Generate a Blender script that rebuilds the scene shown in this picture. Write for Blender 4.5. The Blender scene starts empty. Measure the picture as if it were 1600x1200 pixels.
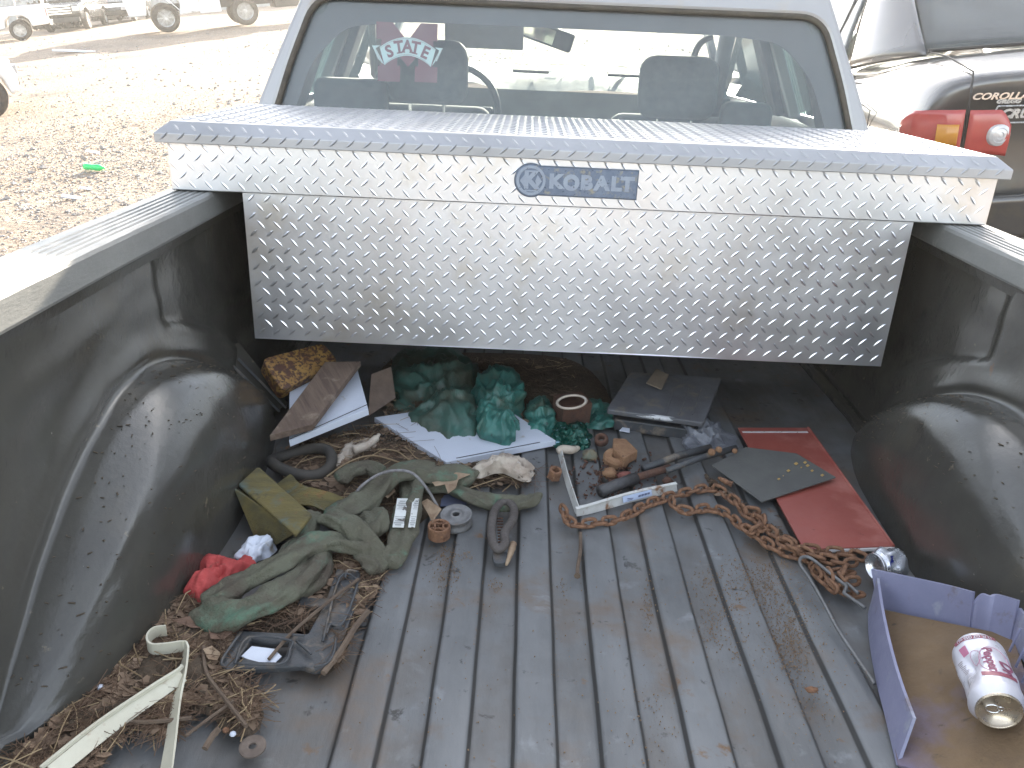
import bpy, bmesh, math, random
import numpy as np
from mathutils import Vector, Matrix, noise, Euler
from mathutils.geometry import tessellate_polygon
random.seed(7); np.random.seed(7)
R = math.radians
S = bpy.context.scene
COL = S.collection

# ------------------------------------------------------------------ camera
PIT, YAW, ROL, FPX = 0.3949, -0.00516, 0.04309, 1281.2
CAM = Vector((-.1133, 0, .85))
_f = Vector((math.sin(YAW)*math.cos(PIT), math.cos(YAW)*math.cos(PIT), -math.sin(PIT)))
_r = Vector((math.cos(YAW), -math.sin(YAW), 0)); _u = _r.cross(_f)
_r, _u = _r*math.cos(ROL)+_u*math.sin(ROL), _u*math.cos(ROL)-_r*math.sin(ROL)
cd = bpy.data.cameras.new('camera'); cam = bpy.data.objects.new('camera', cd); COL.objects.link(cam)
cam.matrix_world = Matrix(((_r.x, _u.x, -_f.x, CAM.x), (_r.y, _u.y, -_f.y, CAM.y), (_r.z, _u.z, -_f.z, CAM.z), (0, 0, 0, 1)))
cd.sensor_width = 36; cd.lens = 36*FPX/1600; cd.clip_start = .02; cd.clip_end = 2000
S.camera = cam

# ------------------------------------------------------------------ light
SUN_EL, SUN_AZ = R(21.0), R(11.0)          # azimuth measured from +Y towards +X
w = bpy.data.worlds.new('World'); S.world = w; w.use_nodes = True
nt = w.node_tree; nt.nodes.clear()
sky = nt.nodes.new('ShaderNodeTexSky'); sky.sky_type = 'NISHITA'; sky.sun_disc = False
sky.sun_elevation = SUN_EL; sky.sun_rotation = SUN_AZ; sky.dust_density = 2.0; sky.air_density = 1.0; sky.ozone_density = 1.0
bg = nt.nodes.new('ShaderNodeBackground'); bg.inputs[1].default_value = .14
wo = nt.nodes.new('ShaderNodeOutputWorld')
hs = nt.nodes.new('ShaderNodeHueSaturation'); hs.inputs['Saturation'].default_value = .45
nt.links.new(sky.outputs[0], hs.inputs['Color']); nt.links.new(hs.outputs[0], bg.inputs[0]); nt.links.new(bg.outputs[0], wo.inputs[0])
sd = bpy.data.lights.new('sun', 'SUN'); sd.energy = 5.0; sd.angle = R(.6); sd.color = (1, .9, .76)
sun = bpy.data.objects.new('sun', sd); COL.objects.link(sun)
sdir = Vector((math.sin(SUN_AZ)*math.cos(SUN_EL), math.cos(SUN_AZ)*math.cos(SUN_EL), math.sin(SUN_EL)))
sun.rotation_euler = sdir.to_track_quat('Z', 'Y').to_euler(); sun.location = sdir*30
S.view_settings.view_transform = 'Standard'; S.view_settings.look = 'None'
S.view_settings.exposure = 2.4; S.view_settings.gamma = 1; S.view_settings.use_curve_mapping = False
S.render.engine = 'CYCLES'; S.cycles.max_bounces = 10; S.cycles.transparent_max_bounces = 16
S.cycles.sample_clamp_indirect = 6

# ------------------------------------------------------------------ pixel -> place
def ray(px, py): return _f+_r*((px-800)/FPX)-_u*((py-600)/FPX)
def at(px, py, z=0.0):
    d = ray(px, py); return CAM+d*((z-CAM.z)/d.z)
def atY(px, py, Y):
    d = ray(px, py); return CAM+d*(Y/d.y)
def atX(px, py, X):
    d = ray(px, py); return CAM+d*((X-CAM.x)/d.x)
GA, GB, GZ = .105, .085, -.79              # the yard's plane, in the truck's frame
def ss(t): t = max(0., min(1., t)); return t*t*(3-2*t)
def gz(x, y):
    p = GZ+GA*x+GB*y
    dx = max(abs(x)-1.0, 0); dy = max(-1.2-y, y-5.3, 0); d = math.hypot(dx, dy)
    k = ss((d-.05)/1.2)
    p = max(-4.+.02*p, p) if p < -4 else (4.+.5*math.tanh((p-4)/3) if p > 4 else p)
    return p*k+(1-k)*min(p, -.80)
def gat(px, py):
    d = ray(px, py); n = Vector((-GA, -GB, 1)); t = (GZ-n.dot(CAM))/n.dot(d); return CAM+d*t
GN = Vector((-GA, -GB, 1)).normalized()
def gframe(loc, heading):                  # frame standing on the sloping yard: local +Y = heading (deg from +Y, cw)
    y = Vector((math.sin(R(heading)), math.cos(R(heading)), 0)); x = y.cross(GN).normalized(); y = GN.cross(x)
    M = Matrix((x, y, GN)).transposed().to_4x4(); M.translation = loc; return M

# ------------------------------------------------------------------ materials
MATS = {}
def _n(nt, t, **k):
    n = nt.nodes.new(t)
    for a, b in k.items(): setattr(n, a, b)
    return n
def pm(name, c1, c2=None, sc=12, rough=.6, metal=0., bump=.0, bsc=120, rvar=.12, spots=(), detail=7, spec=.5, lo=.35, hi=.65, coat=0, stretch=None, sheen=0, alpha=None):
    """procedural principled: base mix by noise, then spots (colour, scale, threshold, softness)"""
    if name in MATS: return MATS[name]
    m = bpy.data.materials.new(name); MATS[name] = m; m.use_nodes = True; nt = m.node_tree; L = nt.links.new
    b = nt.nodes['Principled BSDF']; tc = _n(nt, 'ShaderNodeTexCoord'); co = tc.outputs['Object']
    if stretch:
        mp = _n(nt, 'ShaderNodeMapping'); mp.inputs['Scale'].default_value = stretch; L(co, mp.inputs[0]); cs = mp.outputs[0]
    else: cs = co
    def nz(scale, det=detail, src=None, dist=0):
        n = _n(nt, 'ShaderNodeTexNoise'); n.inputs['Scale'].default_value = scale; n.inputs['Detail'].default_value = det
        n.inputs['Roughness'].default_value = .62; n.inputs['Distortion'].default_value = dist; L(src or cs, n.inputs['Vector']); return n.outputs['Fac']
    def rng(fac, a, c, x=0., y=1.):
        r = _n(nt, 'ShaderNodeMapRange'); r.inputs['From Min'].default_value = a; r.inputs['From Max'].default_value = c
        r.inputs['To Min'].default_value = x; r.inputs['To Max'].default_value = y; L(fac, r.inputs['Value']); return r.outputs[0]
    def mix(fac, a, c):
        x = _n(nt, 'ShaderNodeMix', data_type='RGBA'); L(fac, x.inputs[0])
        for s, v in ((6, a), (7, c)):
            if isinstance(v, tuple): x.inputs[s].default_value = (*v, 1)
            else: L(v, x.inputs[s])
        return x.outputs[2]
    base = nz(sc)
    c = mix(rng(base, lo, hi), c1, c2 or tuple(v*.75 for v in c1))
    for k, (sc_, s_, th, so) in enumerate(spots):
        mp2 = _n(nt, 'ShaderNodeMapping'); mp2.inputs['Location'].default_value = (3.1*k+1, 7.7*k, 2.3*k); L(co, mp2.inputs[0])
        c = mix(rng(nz(s_, 6, mp2.outputs[0], .3), th-so, th+so), c, sc_)
    L(c, b.inputs['Base Color'])
    L(rng(nz(sc*3.3, 5), .3, .7, max(0.02, rough-rvar), min(1, rough+rvar)), b.inputs['Roughness'])
    b.inputs['Metallic'].default_value = metal; b.inputs['Specular IOR Level'].default_value = spec
    if coat: b.inputs['Coat Weight'].default_value = coat; b.inputs['Coat Roughness'].default_value = .08
    if sheen: b.inputs['Sheen Weight'].default_value = sheen
    if alpha is not None: b.inputs['Alpha'].default_value = alpha
    if bump:
        bp = _n(nt, 'ShaderNodeBump'); bp.inputs['Strength'].default_value = bump; bp.inputs['Distance'].default_value = .004
        L(nz(bsc, 8), bp.inputs['Height']); L(bp.outputs[0], b.inputs['Normal'])
    return m
def glass(name, tint=(.8, .9, .88), dust=.12, dust_veil_col=(.5, .53, .5), rough=.02, dsc=6):  # dust: share of diffuse film, real dirt and painted veil alike
    if name in MATS: return MATS[name]
    m = bpy.data.materials.new(name); MATS[name] = m; m.use_nodes = True; nt = m.node_tree; L = nt.links.new
    nt.nodes.remove(nt.nodes['Principled BSDF']); out = nt.nodes['Material Output']
    tr = _n(nt, 'ShaderNodeBsdfTransparent'); tr.inputs[0].default_value = (*tint, 1)
    gl = _n(nt, 'ShaderNodeBsdfGlossy'); gl.inputs['Roughness'].default_value = rough; gl.inputs[0].default_value = (1, 1, 1, 1)
    fr = _n(nt, 'ShaderNodeFresnel'); fr.inputs[0].default_value = 1.5
    m1 = _n(nt, 'ShaderNodeMixShader'); L(fr.outputs[0], m1.inputs[0]); L(tr.outputs[0], m1.inputs[1]); L(gl.outputs[0], m1.inputs[2])
    df = _n(nt, 'ShaderNodeBsdfDiffuse'); df.inputs[0].default_value = (*dust_veil_col, 1)
    tc = _n(nt, 'ShaderNodeTexCoord'); nz = _n(nt, 'ShaderNodeTexNoise'); nz.inputs['Scale'].default_value = dsc; nz.inputs['Detail'].default_value = 9
    L(tc.outputs['Object'], nz.inputs['Vector'])
    mr = _n(nt, 'ShaderNodeMapRange'); mr.inputs[1].default_value = .3; mr.inputs[2].default_value = .75; mr.inputs[3].default_value = dust*.6; mr.inputs[4].default_value = dust*1.5
    L(nz.outputs['Fac'], mr.inputs[0])
    m2 = _n(nt, 'ShaderNodeMixShader'); L(mr.outputs[0], m2.inputs[0]); L(m1.outputs[0], m2.inputs[1]); L(df.outputs[0], m2.inputs[2])
    L(m2.outputs[0], out.inputs['Surface']); return m

# ------------------------------------------------------------------ object helpers
def _loc(M): return M if M is not None else Matrix.Identity(4)
FR = {}
def thing(name, label, cat, loc=(0, 0, 0), group=None, M=None):
    o = bpy.data.objects.new(name, None); COL.objects.link(o); o.empty_display_size = .05
    o.matrix_world = M if M is not None else Matrix.Translation(Vector(loc))
    FR[o.name] = o.matrix_world.copy(); o['label'] = label; o['category'] = cat
    if group: o['group'] = group
    return o
def tag(o, label, cat, group=None):
    o['label'] = label; o['category'] = cat
    if group: o['group'] = group
    return o
class MB:
    def __init__(s): s.v = []; s.f = []
    def add(s, vs, fs):
        n = len(s.v); s.v += [tuple(v) for v in vs]; s.f += [tuple(i+n for i in f) for f in fs]; return s
    def box(s, c, d, rot=None, M=None):
        x, y, z = [k/2 for k in d]
        vs = [Vector((a*x, b*y, e*z)) for a in (-1, 1) for b in (-1, 1) for e in (-1, 1)]
        if rot is not None: vs = [Euler(rot).to_matrix() @ v for v in vs]
        vs = [v+Vector(c) for v in vs]
        if M is not None: vs = [M @ v for v in vs]
        return s.add(vs, [(0, 1, 3, 2), (4, 6, 7, 5), (0, 4, 5, 1), (2, 3, 7, 6), (0, 2, 6, 4), (1, 5, 7, 3)])
    def tube(s, pts, rad, n=8, caps=True, flat=1., up=None, closed=False):
        """sweep; rad number or list; flat squashes section along the local 'up'"""
        pts = [Vector(p) for p in pts]; N = len(pts); rr = rad if hasattr(rad, '__len__') else [rad]*N
        base = len(s.v); a = None
        for i, p in enumerate(pts):
            q0 = pts[(i-1) % N] if closed else pts[max(i-1, 0)]; q1 = pts[(i+1) % N] if closed else pts[min(i+1, N-1)]
            t = (q1-q0).normalized()
            if up is not None: a = t.cross(Vector(up))
            elif a is None: a = t.cross(Vector((0, 0, 1)) if abs(t.z) < .9 else Vector((1, 0, 0)))
            else: a = a-t*a.dot(t)
            if a.length < 1e-6: a = t.orthogonal()
            a.normalize(); b = a.cross(t).normalized()
            for k in range(n):
                th = 2*math.pi*k/n; s.v.append(tuple(p+a*math.cos(th)*rr[i]+b*math.sin(th)*rr[i]*flat))
        M_ = N if closed else N-1
        for i in range(M_):
            for k in range(n):
                j = (i+1) % N
                s.f.append((base+i*n+k, base+i*n+(k+1) % n, base+j*n+(k+1) % n, base+j*n+k))
        if caps and not closed:
            s.f.append(tuple(base+k for k in range(n))[::-1]); s.f.append(tuple(base+(N-1)*n+k for k in range(n)))
        return s
    def lathe(s, prof, n=24, M=None):
        """prof [(r,z)]; about local z"""
        M = _loc(M); base = len(s.v)
        for r, z in prof:
            for k in range(n):
                th = 2*math.pi*k/n; s.v.append(tuple(M @ Vector((r*math.cos(th), r*math.sin(th), z))))
        for i in range(len(prof)-1):
            for k in range(n): s.f.append((base+i*n+k, base+i*n+(k+1) % n, base+(i+1)*n+(k+1) % n, base+(i+1)*n+k))
        if prof[0][0] > 1e-5 and prof[0] != prof[-1]: s.f.append(tuple(base+k for k in range(n))[::-1])
        if prof[-1][0] > 1e-5 and prof[0] != prof[-1]: s.f.append(tuple(base+(len(prof)-1)*n+k for k in range(n)))
        return s
    def grid(s, fn, nu, nv, u=(0, 1), v=(0, 1)):
        base = len(s.v)
        for i in range(nu+1):
            for j in range(nv+1): s.v.append(tuple(fn(u[0]+(u[1]-u[0])*i/nu, v[0]+(v[1]-v[0])*j/nv)))
        for i in range(nu):
            for j in range(nv):
                a = base+i*(nv+1)+j; s.f.append((a, a+nv+1, a+nv+2, a+1))
        return s
    def build(s, name, mat, parent=None, world=True, smooth=False, bevel=0, subsurf=0, solid=0, auto=False, origin=None):
        me = bpy.data.meshes.new(name); vs = s.v
        o = bpy.data.objects.new(name, me); COL.objects.link(o)
        if parent is not None:
            P = parent; Mi = None
            if world:
                Mi = FR[P.name].inverted(); vs = [Mi @ Vector(v) for v in vs]
            o.parent = P; FR[o.name] = FR[P.name]
        else:
            if origin is None:
                A = np.array(vs); origin = ((A[:, 0].min()+A[:, 0].max())/2, (A[:, 1].min()+A[:, 1].max())/2, A[:, 2].min())
            origin = Vector(origin); o.location = origin; vs = [Vector(v)-origin for v in vs]; FR[o.name] = Matrix.Translation(origin)
        me.from_pydata([tuple(v) for v in vs], [], s.f); me.validate(); me.update()
        bm = bmesh.new(); bm.from_mesh(me); bmesh.ops.recalc_face_normals(bm, faces=bm.faces); bm.to_mesh(me); bm.free()
        if smooth:
            for p in me.polygons: p.use_smooth = True
        me.materials.append(mat)
        if solid: md = o.modifiers.new('s', 'SOLIDIFY'); md.thickness = solid; md.offset = 0
        if bevel: md = o.modifiers.new('b', 'BEVEL'); md.width = bevel; md.segments = 2; md.limit_method = 'ANGLE'; md.angle_limit = R(35)
        if subsurf: md = o.modifiers.new('ss', 'SUBSURF'); md.levels = md.render_levels = subsurf
        return o
def part(o, **k):
    for a, b in k.items(): o[a] = b
    return o
def curve_mesh(splines, extrude, bevel=0, res=6):
    """closed 2-D outlines (first one outer, others holes) -> (verts, faces), z from -extrude..extrude"""
    cu = bpy.data.curves.new('t', 'CURVE'); cu.dimensions = '2D'; cu.fill_mode = 'BOTH'; cu.extrude = extrude; cu.bevel_depth = bevel; cu.bevel_resolution = 1
    cu.offset = -bevel
    for sp in splines:
        s = cu.splines.new('POLY'); s.points.add(len(sp)-1)
        for p, q in zip(s.points, sp): p.co = (q[0], q[1], 0, 1)
        s.use_cyclic_u = True
    return _take(cu)
def _take(cu):
    o = bpy.data.objects.new('t', cu); COL.objects.link(o)
    dg = bpy.context.evaluated_depsgraph_get(); dg.update(); me = o.evaluated_get(dg).to_mesh()
    vs = [v.co.copy() for v in me.vertices]; fs = [tuple(p.vertices) for p in me.polygons]
    o.evaluated_get(dg).to_mesh_clear(); bpy.data.objects.remove(o); bpy.data.curves.remove(cu); return vs, fs
def text_mesh(txt, size, ext=.001, off=0., shear=0., spacing=1., align='CENTER'):
    cu = bpy.data.curves.new('t', 'FONT'); cu.body = txt; cu.size = size; cu.extrude = ext; cu.offset = off; cu.shear = shear
    cu.space_character = spacing; cu.align_x = align; cu.align_y = 'CENTER'; cu.resolution_u = 3
    return _take(cu)
def rounded(pts, r, n=5):
    out = []; N = len(pts)
    for i in range(N):
        p = Vector(pts[i][:2]); a = Vector(pts[i-1][:2]); b = Vector(pts[(i+1) % N][:2])
        rr = pts[i][2] if len(pts[i]) > 2 else r
        rr = min(rr, (a-p).length*.45, (b-p).length*.45)
        if rr <= 0: out.append(tuple(p)); continue
        A = p+(a-p).normalized()*rr; B = p+(b-p).normalized()*rr
        for k in range(n+1):
            t = k/n; q = A*(1-t)**2+p*2*t*(1-t)+B*t*t; out.append((q.x, q.y))
    return out
def frame3(o, x, y=None, n=None):
    """matrix with origin o, local x axis, in-plane y hint"""
    x = Vector(x).normalized(); z = x.cross(Vector(y)).normalized(); y = z.cross(x)
    M = Matrix((x, y, z)).transposed().to_4x4(); M.translation = Vector(o); return M
def slab(P, th, rad=0, bevel=.0008, holes=()):
    """plate whose top face outline is the 3-D points P; returns MB, and the frame"""
    P = [Vector(p) for p in P]; c = sum(P, Vector())/len(P)
    n = Vector()
    for i in range(len(P)): n += (P[i]-c).cross(P[(i+1) % len(P)]-c)
    n.normalize()
    if n.z < 0: n = -n
    x = (P[1]-P[0]); x = (x-n*x.dot(n)).normalized(); y = n.cross(x); M = Matrix((x, y, n)).transposed().to_4x4(); M.translation = c-n*(th/2)
    Mi = M.inverted(); f2 = lambda q: ((Mi @ Vector(q)).x, (Mi @ Vector(q)).y)
    sp = [rounded([f2(p) for p in P], rad)] if rad else [[f2(p) for p in P]]
    sp += [[f2(h) for h in H] for H in holes]
    vs, fs = curve_mesh(sp, th/2-bevel, bevel)
    m = MB(); m.add([M @ v for v in vs], fs); m.M = M; m.top = th/2; m.f2 = f2; return m
def spline(P, n=6, closed=False):
    P = [Vector(p) for p in P]; N = len(P); out = []
    rg = range(N) if closed else range(N-1)
    for i in rg:
        p1, p2 = P[i], P[(i+1) % N]; p0 = P[i-1] if (closed or i > 0) else p1; p3 = P[(i+2) % N] if (closed or i+2 < N) else p2
        for k in range(n):
            t = k/n; out.append(.5*((2*p1)+(p2-p0)*t+(2*p0-5*p1+4*p2-p3)*t*t+(3*p1-p0-3*p2+p3)*t**3))
    if not closed: out.append(P[-1])
    return out
def pxpath(L, z=0.): return [at(q[0], q[1], q[2] if len(q) > 2 else z) for q in L]

# ================================================================== SETTING
def ground_mat():
    m = pm('gravel_yard', (.34, .265, .20), (.25, .205, .165), sc=.5, rough=.95, bump=1.0, bsc=22, rvar=.04, spec=.2,
           spots=[((.16, .13, .11), .55, .62, .07), ((.42, .33, .25), 7, .60, .05), ((.10, .085, .075), 11, .62, .04), ((.36, .34, .32), 30, .66, .03), ((.05, .045, .04), 42, .68, .03)])
    for n in m.node_tree.nodes:
        if n.type == 'BUMP': n.inputs['Distance'].default_value = .05
    return m
xs = list(np.concatenate([-np.geomspace(220, 6.2, 40), np.linspace(-6, 6, 81), np.geomspace(6.2, 220, 40)]))
ys = list(np.concatenate([-np.geomspace(60, 3.2, 24), np.linspace(-3, 14, 110), np.geomspace(14.4, 420, 60)]))
g = MB()
for x in xs:
    for y in ys:
        far = max(0, math.hypot(x, y)-5)
        h = .03*noise.noise(Vector((x*.7, y*.7, 0)))+.10*noise.noise(Vector((x*.13, y*.13, 4)))*min(1, far/8)
        g.v.append((x, y, gz(x, y)+h))
ny = len(ys)
for i in range(len(xs)-1):
    for j in range(ny-1): a = i*ny+j; g.f.append((a, a+ny, a+ny+1, a+1))
gr = g.build('ground', ground_mat(), smooth=True, origin=(0, 0, 0)); gr['kind'] = 'structure'
def hz(x, y):
    far = max(0, math.hypot(x, y)-5)
    return gz(x, y)+.03*noise.noise(Vector((x*.7, y*.7, 0)))+.10*noise.noise(Vector((x*.13, y*.13, 4)))*min(1, far/8)

GLARE_HAZE = .0014  # thin scattering volume, added to stand in for glare in the lens
hb = MB().box((0, 185, 1.5), (470, 500, 13)); hm = bpy.data.materials.new('glare_haze'); hm.use_nodes = True; hm.node_tree.nodes.clear()
_o = hm.node_tree.nodes.new('ShaderNodeOutputMaterial'); _v = hm.node_tree.nodes.new('ShaderNodeVolumePrincipled')
_v.inputs['Color'].default_value = (.95, .93, .88, 1); _v.inputs['Density'].default_value = GLARE_HAZE; _v.inputs['Anisotropy'].default_value = .6
hm.node_tree.links.new(_v.outputs[0], _o.inputs['Volume'])
if GLARE_HAZE > 0: hz_ = hb.build('glare_haze', hm); hz_['kind'] = 'stuff'
S.cycles.volume_bounces = 0

# loose stones, real but uncountable
def stones(name, mat, n, seed, smin, smax, xr, yr, pw=1.6):
    rnd = random.Random(seed); m = MB(); k = 0
    oc = [(1, 0, 0), (-1, 0, 0), (0, 1, 0), (0, -1, 0), (0, 0, 1), (0, 0, -1)]
    fs = [(0, 2, 4), (2, 1, 4), (1, 3, 4), (3, 0, 4), (2, 0, 5), (1, 2, 5), (3, 1, 5), (0, 3, 5)]
    while k < n:
        y = yr[0]+(yr[1]-yr[0])*rnd.random()**pw; x = xr[0]+(xr[1]-xr[0])*rnd.random()
        q = (x-CAM.x)/max(y, .1)
        if q < -1.0 or (abs(x) < 1.05 and y < 5.3): continue
        if noise.noise(Vector((x*.35, y*.35, seed))) < rnd.uniform(-.45, .15): continue
        if yr[1] < 20 and rnd.random() < (y-8)/7: continue
        k += 1; s = smin+(smax-smin)*rnd.random()**2.5; a = rnd.random()*6.28
        ca, sa = math.cos(a), math.sin(a); z = hz(x, y)
        sx, sy, sz = s*rnd.uniform(.6, 1.2), s*rnd.uniform(.5, 1), s*rnd.uniform(.35, .7)
        b = len(m.v)
        for o in oc:
            X, Y, Z = (o[0]*sx+rnd.uniform(-.25, .25)*s, o[1]*sy+rnd.uniform(-.25, .25)*s, o[2]*sz)
            m.v.append((x+X*ca-Y*sa, y+X*sa+Y*ca, z+Z+sz*.3))
        m.f += [tuple(i+b for i in f) for f in fs]
    o = m.build(name, mat, origin=(0, 0, 0)); o['kind'] = 'stuff'; return o
st_a = pm('stone_grey', (.40, .37, .34), (.24, .22, .20), sc=3, rough=.9)
st_b = pm('stone_tan', (.40, .30, .21), (.27, .19, .135), sc=3, rough=.9)
stones('gravel', st_a, 30000, 3, .005, .022, (-11, -1.2), (1.5, 15))
stones('gravel', st_b, 24000, 5, .005, .020, (-11, -1.2), (1.5, 15))
stones('gravel', st_a, 7000, 8, .012, .045, (-24, 4), (7, 42), 1.5)

# ================================================================== PICKUP TRUCK (bed, rails, cab)
liner = pm('bed_liner_plastic', (.072, .069, .059), (.053, .050, .044), sc=5, rough=.19, rvar=.06, bump=.22, bsc=60, spec=.75,
           spots=[((.085, .075, .058), 3.5, .64, .10), ((.17, .14, .10), 26, .70, .03), ((.26, .25, .21), 70, .735, .014), ((.10, .055, .03), 14, .73, .03)])
floor_m = pm('bed_floor_plastic', (.165, .170, .172), (.100, .102, .102), sc=7, rough=.55, rvar=.12, bump=.5, bsc=45, stretch=(1, .28, 1), spec=.45,
             spots=[((.140, .105, .078), 5, .61, .07), ((.030, .029, .028), 22, .66, .03), ((.15, .09, .05), 17, .67, .03), ((.20, .21, .215), 13, .66, .05), ((.17, .175, .175), 4, .62, .09), ((.34, .33, .30), 90, .77, .015)])
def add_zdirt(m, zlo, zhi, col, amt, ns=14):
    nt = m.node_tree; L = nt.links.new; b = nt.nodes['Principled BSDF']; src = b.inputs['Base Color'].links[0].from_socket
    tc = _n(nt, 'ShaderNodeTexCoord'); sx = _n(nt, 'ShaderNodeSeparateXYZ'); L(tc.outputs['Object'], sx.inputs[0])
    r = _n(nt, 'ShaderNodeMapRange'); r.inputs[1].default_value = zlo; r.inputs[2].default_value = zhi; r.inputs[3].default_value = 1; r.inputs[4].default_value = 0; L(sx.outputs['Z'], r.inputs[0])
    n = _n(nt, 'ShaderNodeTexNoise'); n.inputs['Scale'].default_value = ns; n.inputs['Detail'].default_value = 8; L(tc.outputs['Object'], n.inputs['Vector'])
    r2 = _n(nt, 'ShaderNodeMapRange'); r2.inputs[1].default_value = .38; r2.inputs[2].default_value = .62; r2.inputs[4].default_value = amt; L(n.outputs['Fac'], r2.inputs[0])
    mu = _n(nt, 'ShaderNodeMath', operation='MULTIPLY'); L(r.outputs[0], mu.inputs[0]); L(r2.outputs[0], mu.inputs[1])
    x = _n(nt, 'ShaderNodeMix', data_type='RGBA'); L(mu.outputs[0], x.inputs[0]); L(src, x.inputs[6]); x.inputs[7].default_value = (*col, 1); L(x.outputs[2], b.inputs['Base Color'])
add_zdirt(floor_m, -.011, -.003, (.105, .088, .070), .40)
paint = pm('silver_blue_paint', (.32, .317, .315), (.29, .287, .285), sc=3, rough=.32, rvar=.05, metal=.35, coat=.6, spots=[((.32, .30, .27), 9, .66, .08)])
rubber = pm('black_rubber', (.035, .033, .030), (.06, .052, .042), sc=15, rough=.75, bump=.3)
railm = pm('faded_black_cap_plastic', (.195, .195, .182), (.140, .140, .132), sc=9, rough=.42, rvar=.08, bump=.2, bsc=250, stretch=(1, .3, 1), spec=.5,
           spots=[((.24, .235, .21), 18, .66, .05), ((.06, .05, .04), 30, .70, .03)])
fabric = pm('grey_seat_fabric', (.13, .14, .145), (.10, .105, .11), sc=30, rough=.9, bump=.4, bsc=400, sheen=.2)
trimm = pm('cab_trim_plastic', (.10, .11, .115), (.07, .075, .08), sc=10, rough=.6)
chrome = pm('chrome', (.85, .85, .85), (.7, .7, .7), sc=8, rough=.15, metal=1)
tyre_m = pm('dusty_tyre', (.05, .045, .04), (.10, .08, .06), sc=14, rough=.9, bump=.4)
alloy = pm('alloy_wheel', (.6, .6, .6), (.45, .44, .42), sc=14, rough=.35, metal=.8)

truck = thing('pickup_truck', 'silver pickup truck with black plastic bed liner and maroon team decal on its rear window', 'pickup truck', (0, 1, -.8))
GS, G0 = .05841, .021
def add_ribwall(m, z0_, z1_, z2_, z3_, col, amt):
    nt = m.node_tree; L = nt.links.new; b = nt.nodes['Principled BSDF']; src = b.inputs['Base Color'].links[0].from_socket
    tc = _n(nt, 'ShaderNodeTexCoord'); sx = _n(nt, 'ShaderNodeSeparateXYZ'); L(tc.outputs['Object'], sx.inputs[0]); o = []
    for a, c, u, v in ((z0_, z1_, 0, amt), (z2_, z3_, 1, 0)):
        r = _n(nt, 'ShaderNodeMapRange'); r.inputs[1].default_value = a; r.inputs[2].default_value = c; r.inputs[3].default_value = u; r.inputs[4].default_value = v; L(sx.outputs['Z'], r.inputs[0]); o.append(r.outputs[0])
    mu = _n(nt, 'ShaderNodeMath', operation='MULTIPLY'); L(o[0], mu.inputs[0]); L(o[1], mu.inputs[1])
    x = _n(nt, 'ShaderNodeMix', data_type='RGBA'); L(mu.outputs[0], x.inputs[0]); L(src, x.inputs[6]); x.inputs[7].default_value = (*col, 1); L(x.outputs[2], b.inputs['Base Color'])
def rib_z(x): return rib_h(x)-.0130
def rib_h(x):
    k = (x-G0)/GS+6; c = math.floor(k); fr = k-c; hi = (c % 2 == 0)
    if c < -1 or c > 12: hi = False
    wdt = .10; z = .0130 if hi else 0
    if fr < wdt:
        z2 = .0130 if (c-1) % 2 == 0 and -1 <= c-1 <= 12 else 0; t = ss((fr+wdt)/(2*wdt)); return z2*(1-t)+z*t
    if fr > 1-wdt:
        z2 = .0130 if (c+1) % 2 == 0 and -1 <= c+1 <= 12 else 0; t = ss((fr-1+wdt)/(2*wdt)); return z*(1-t)+z2*t
    return z
xl = [-.80, -.72]
for c in range(-3, 15):
    xg = G0+(c-6)*GS
    xl += [xg+d*GS for d in (-.12, -.07, -.03, .03, .07, .12, .35, .65)]
xl = sorted(set([x for x in xl if x < .79]+[.80]))
yl = [-.1+i*2.46/120 for i in range(121)]
m = MB()
for x in xl:
    for y in yl: m.v.append((x+.0016*noise.noise(Vector((x*3, y*5, 3))), y, -.013+rib_h(x)*(.95+.12*noise.noise(Vector((x*4, y*2.3, 9))))+.0012*noise.noise(Vector((x*9, y*7, 0)))-.0006))
n2 = len(yl)
for i in range(len(xl)-1):
    for j in range(n2-1): a = i*n2+j; m.f.append((a, a+n2, a+n2+1, a+1))
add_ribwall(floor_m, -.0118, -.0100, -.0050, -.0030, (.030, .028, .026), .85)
fl = m.build('bed_floor', floor_m, truck, smooth=True)
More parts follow.
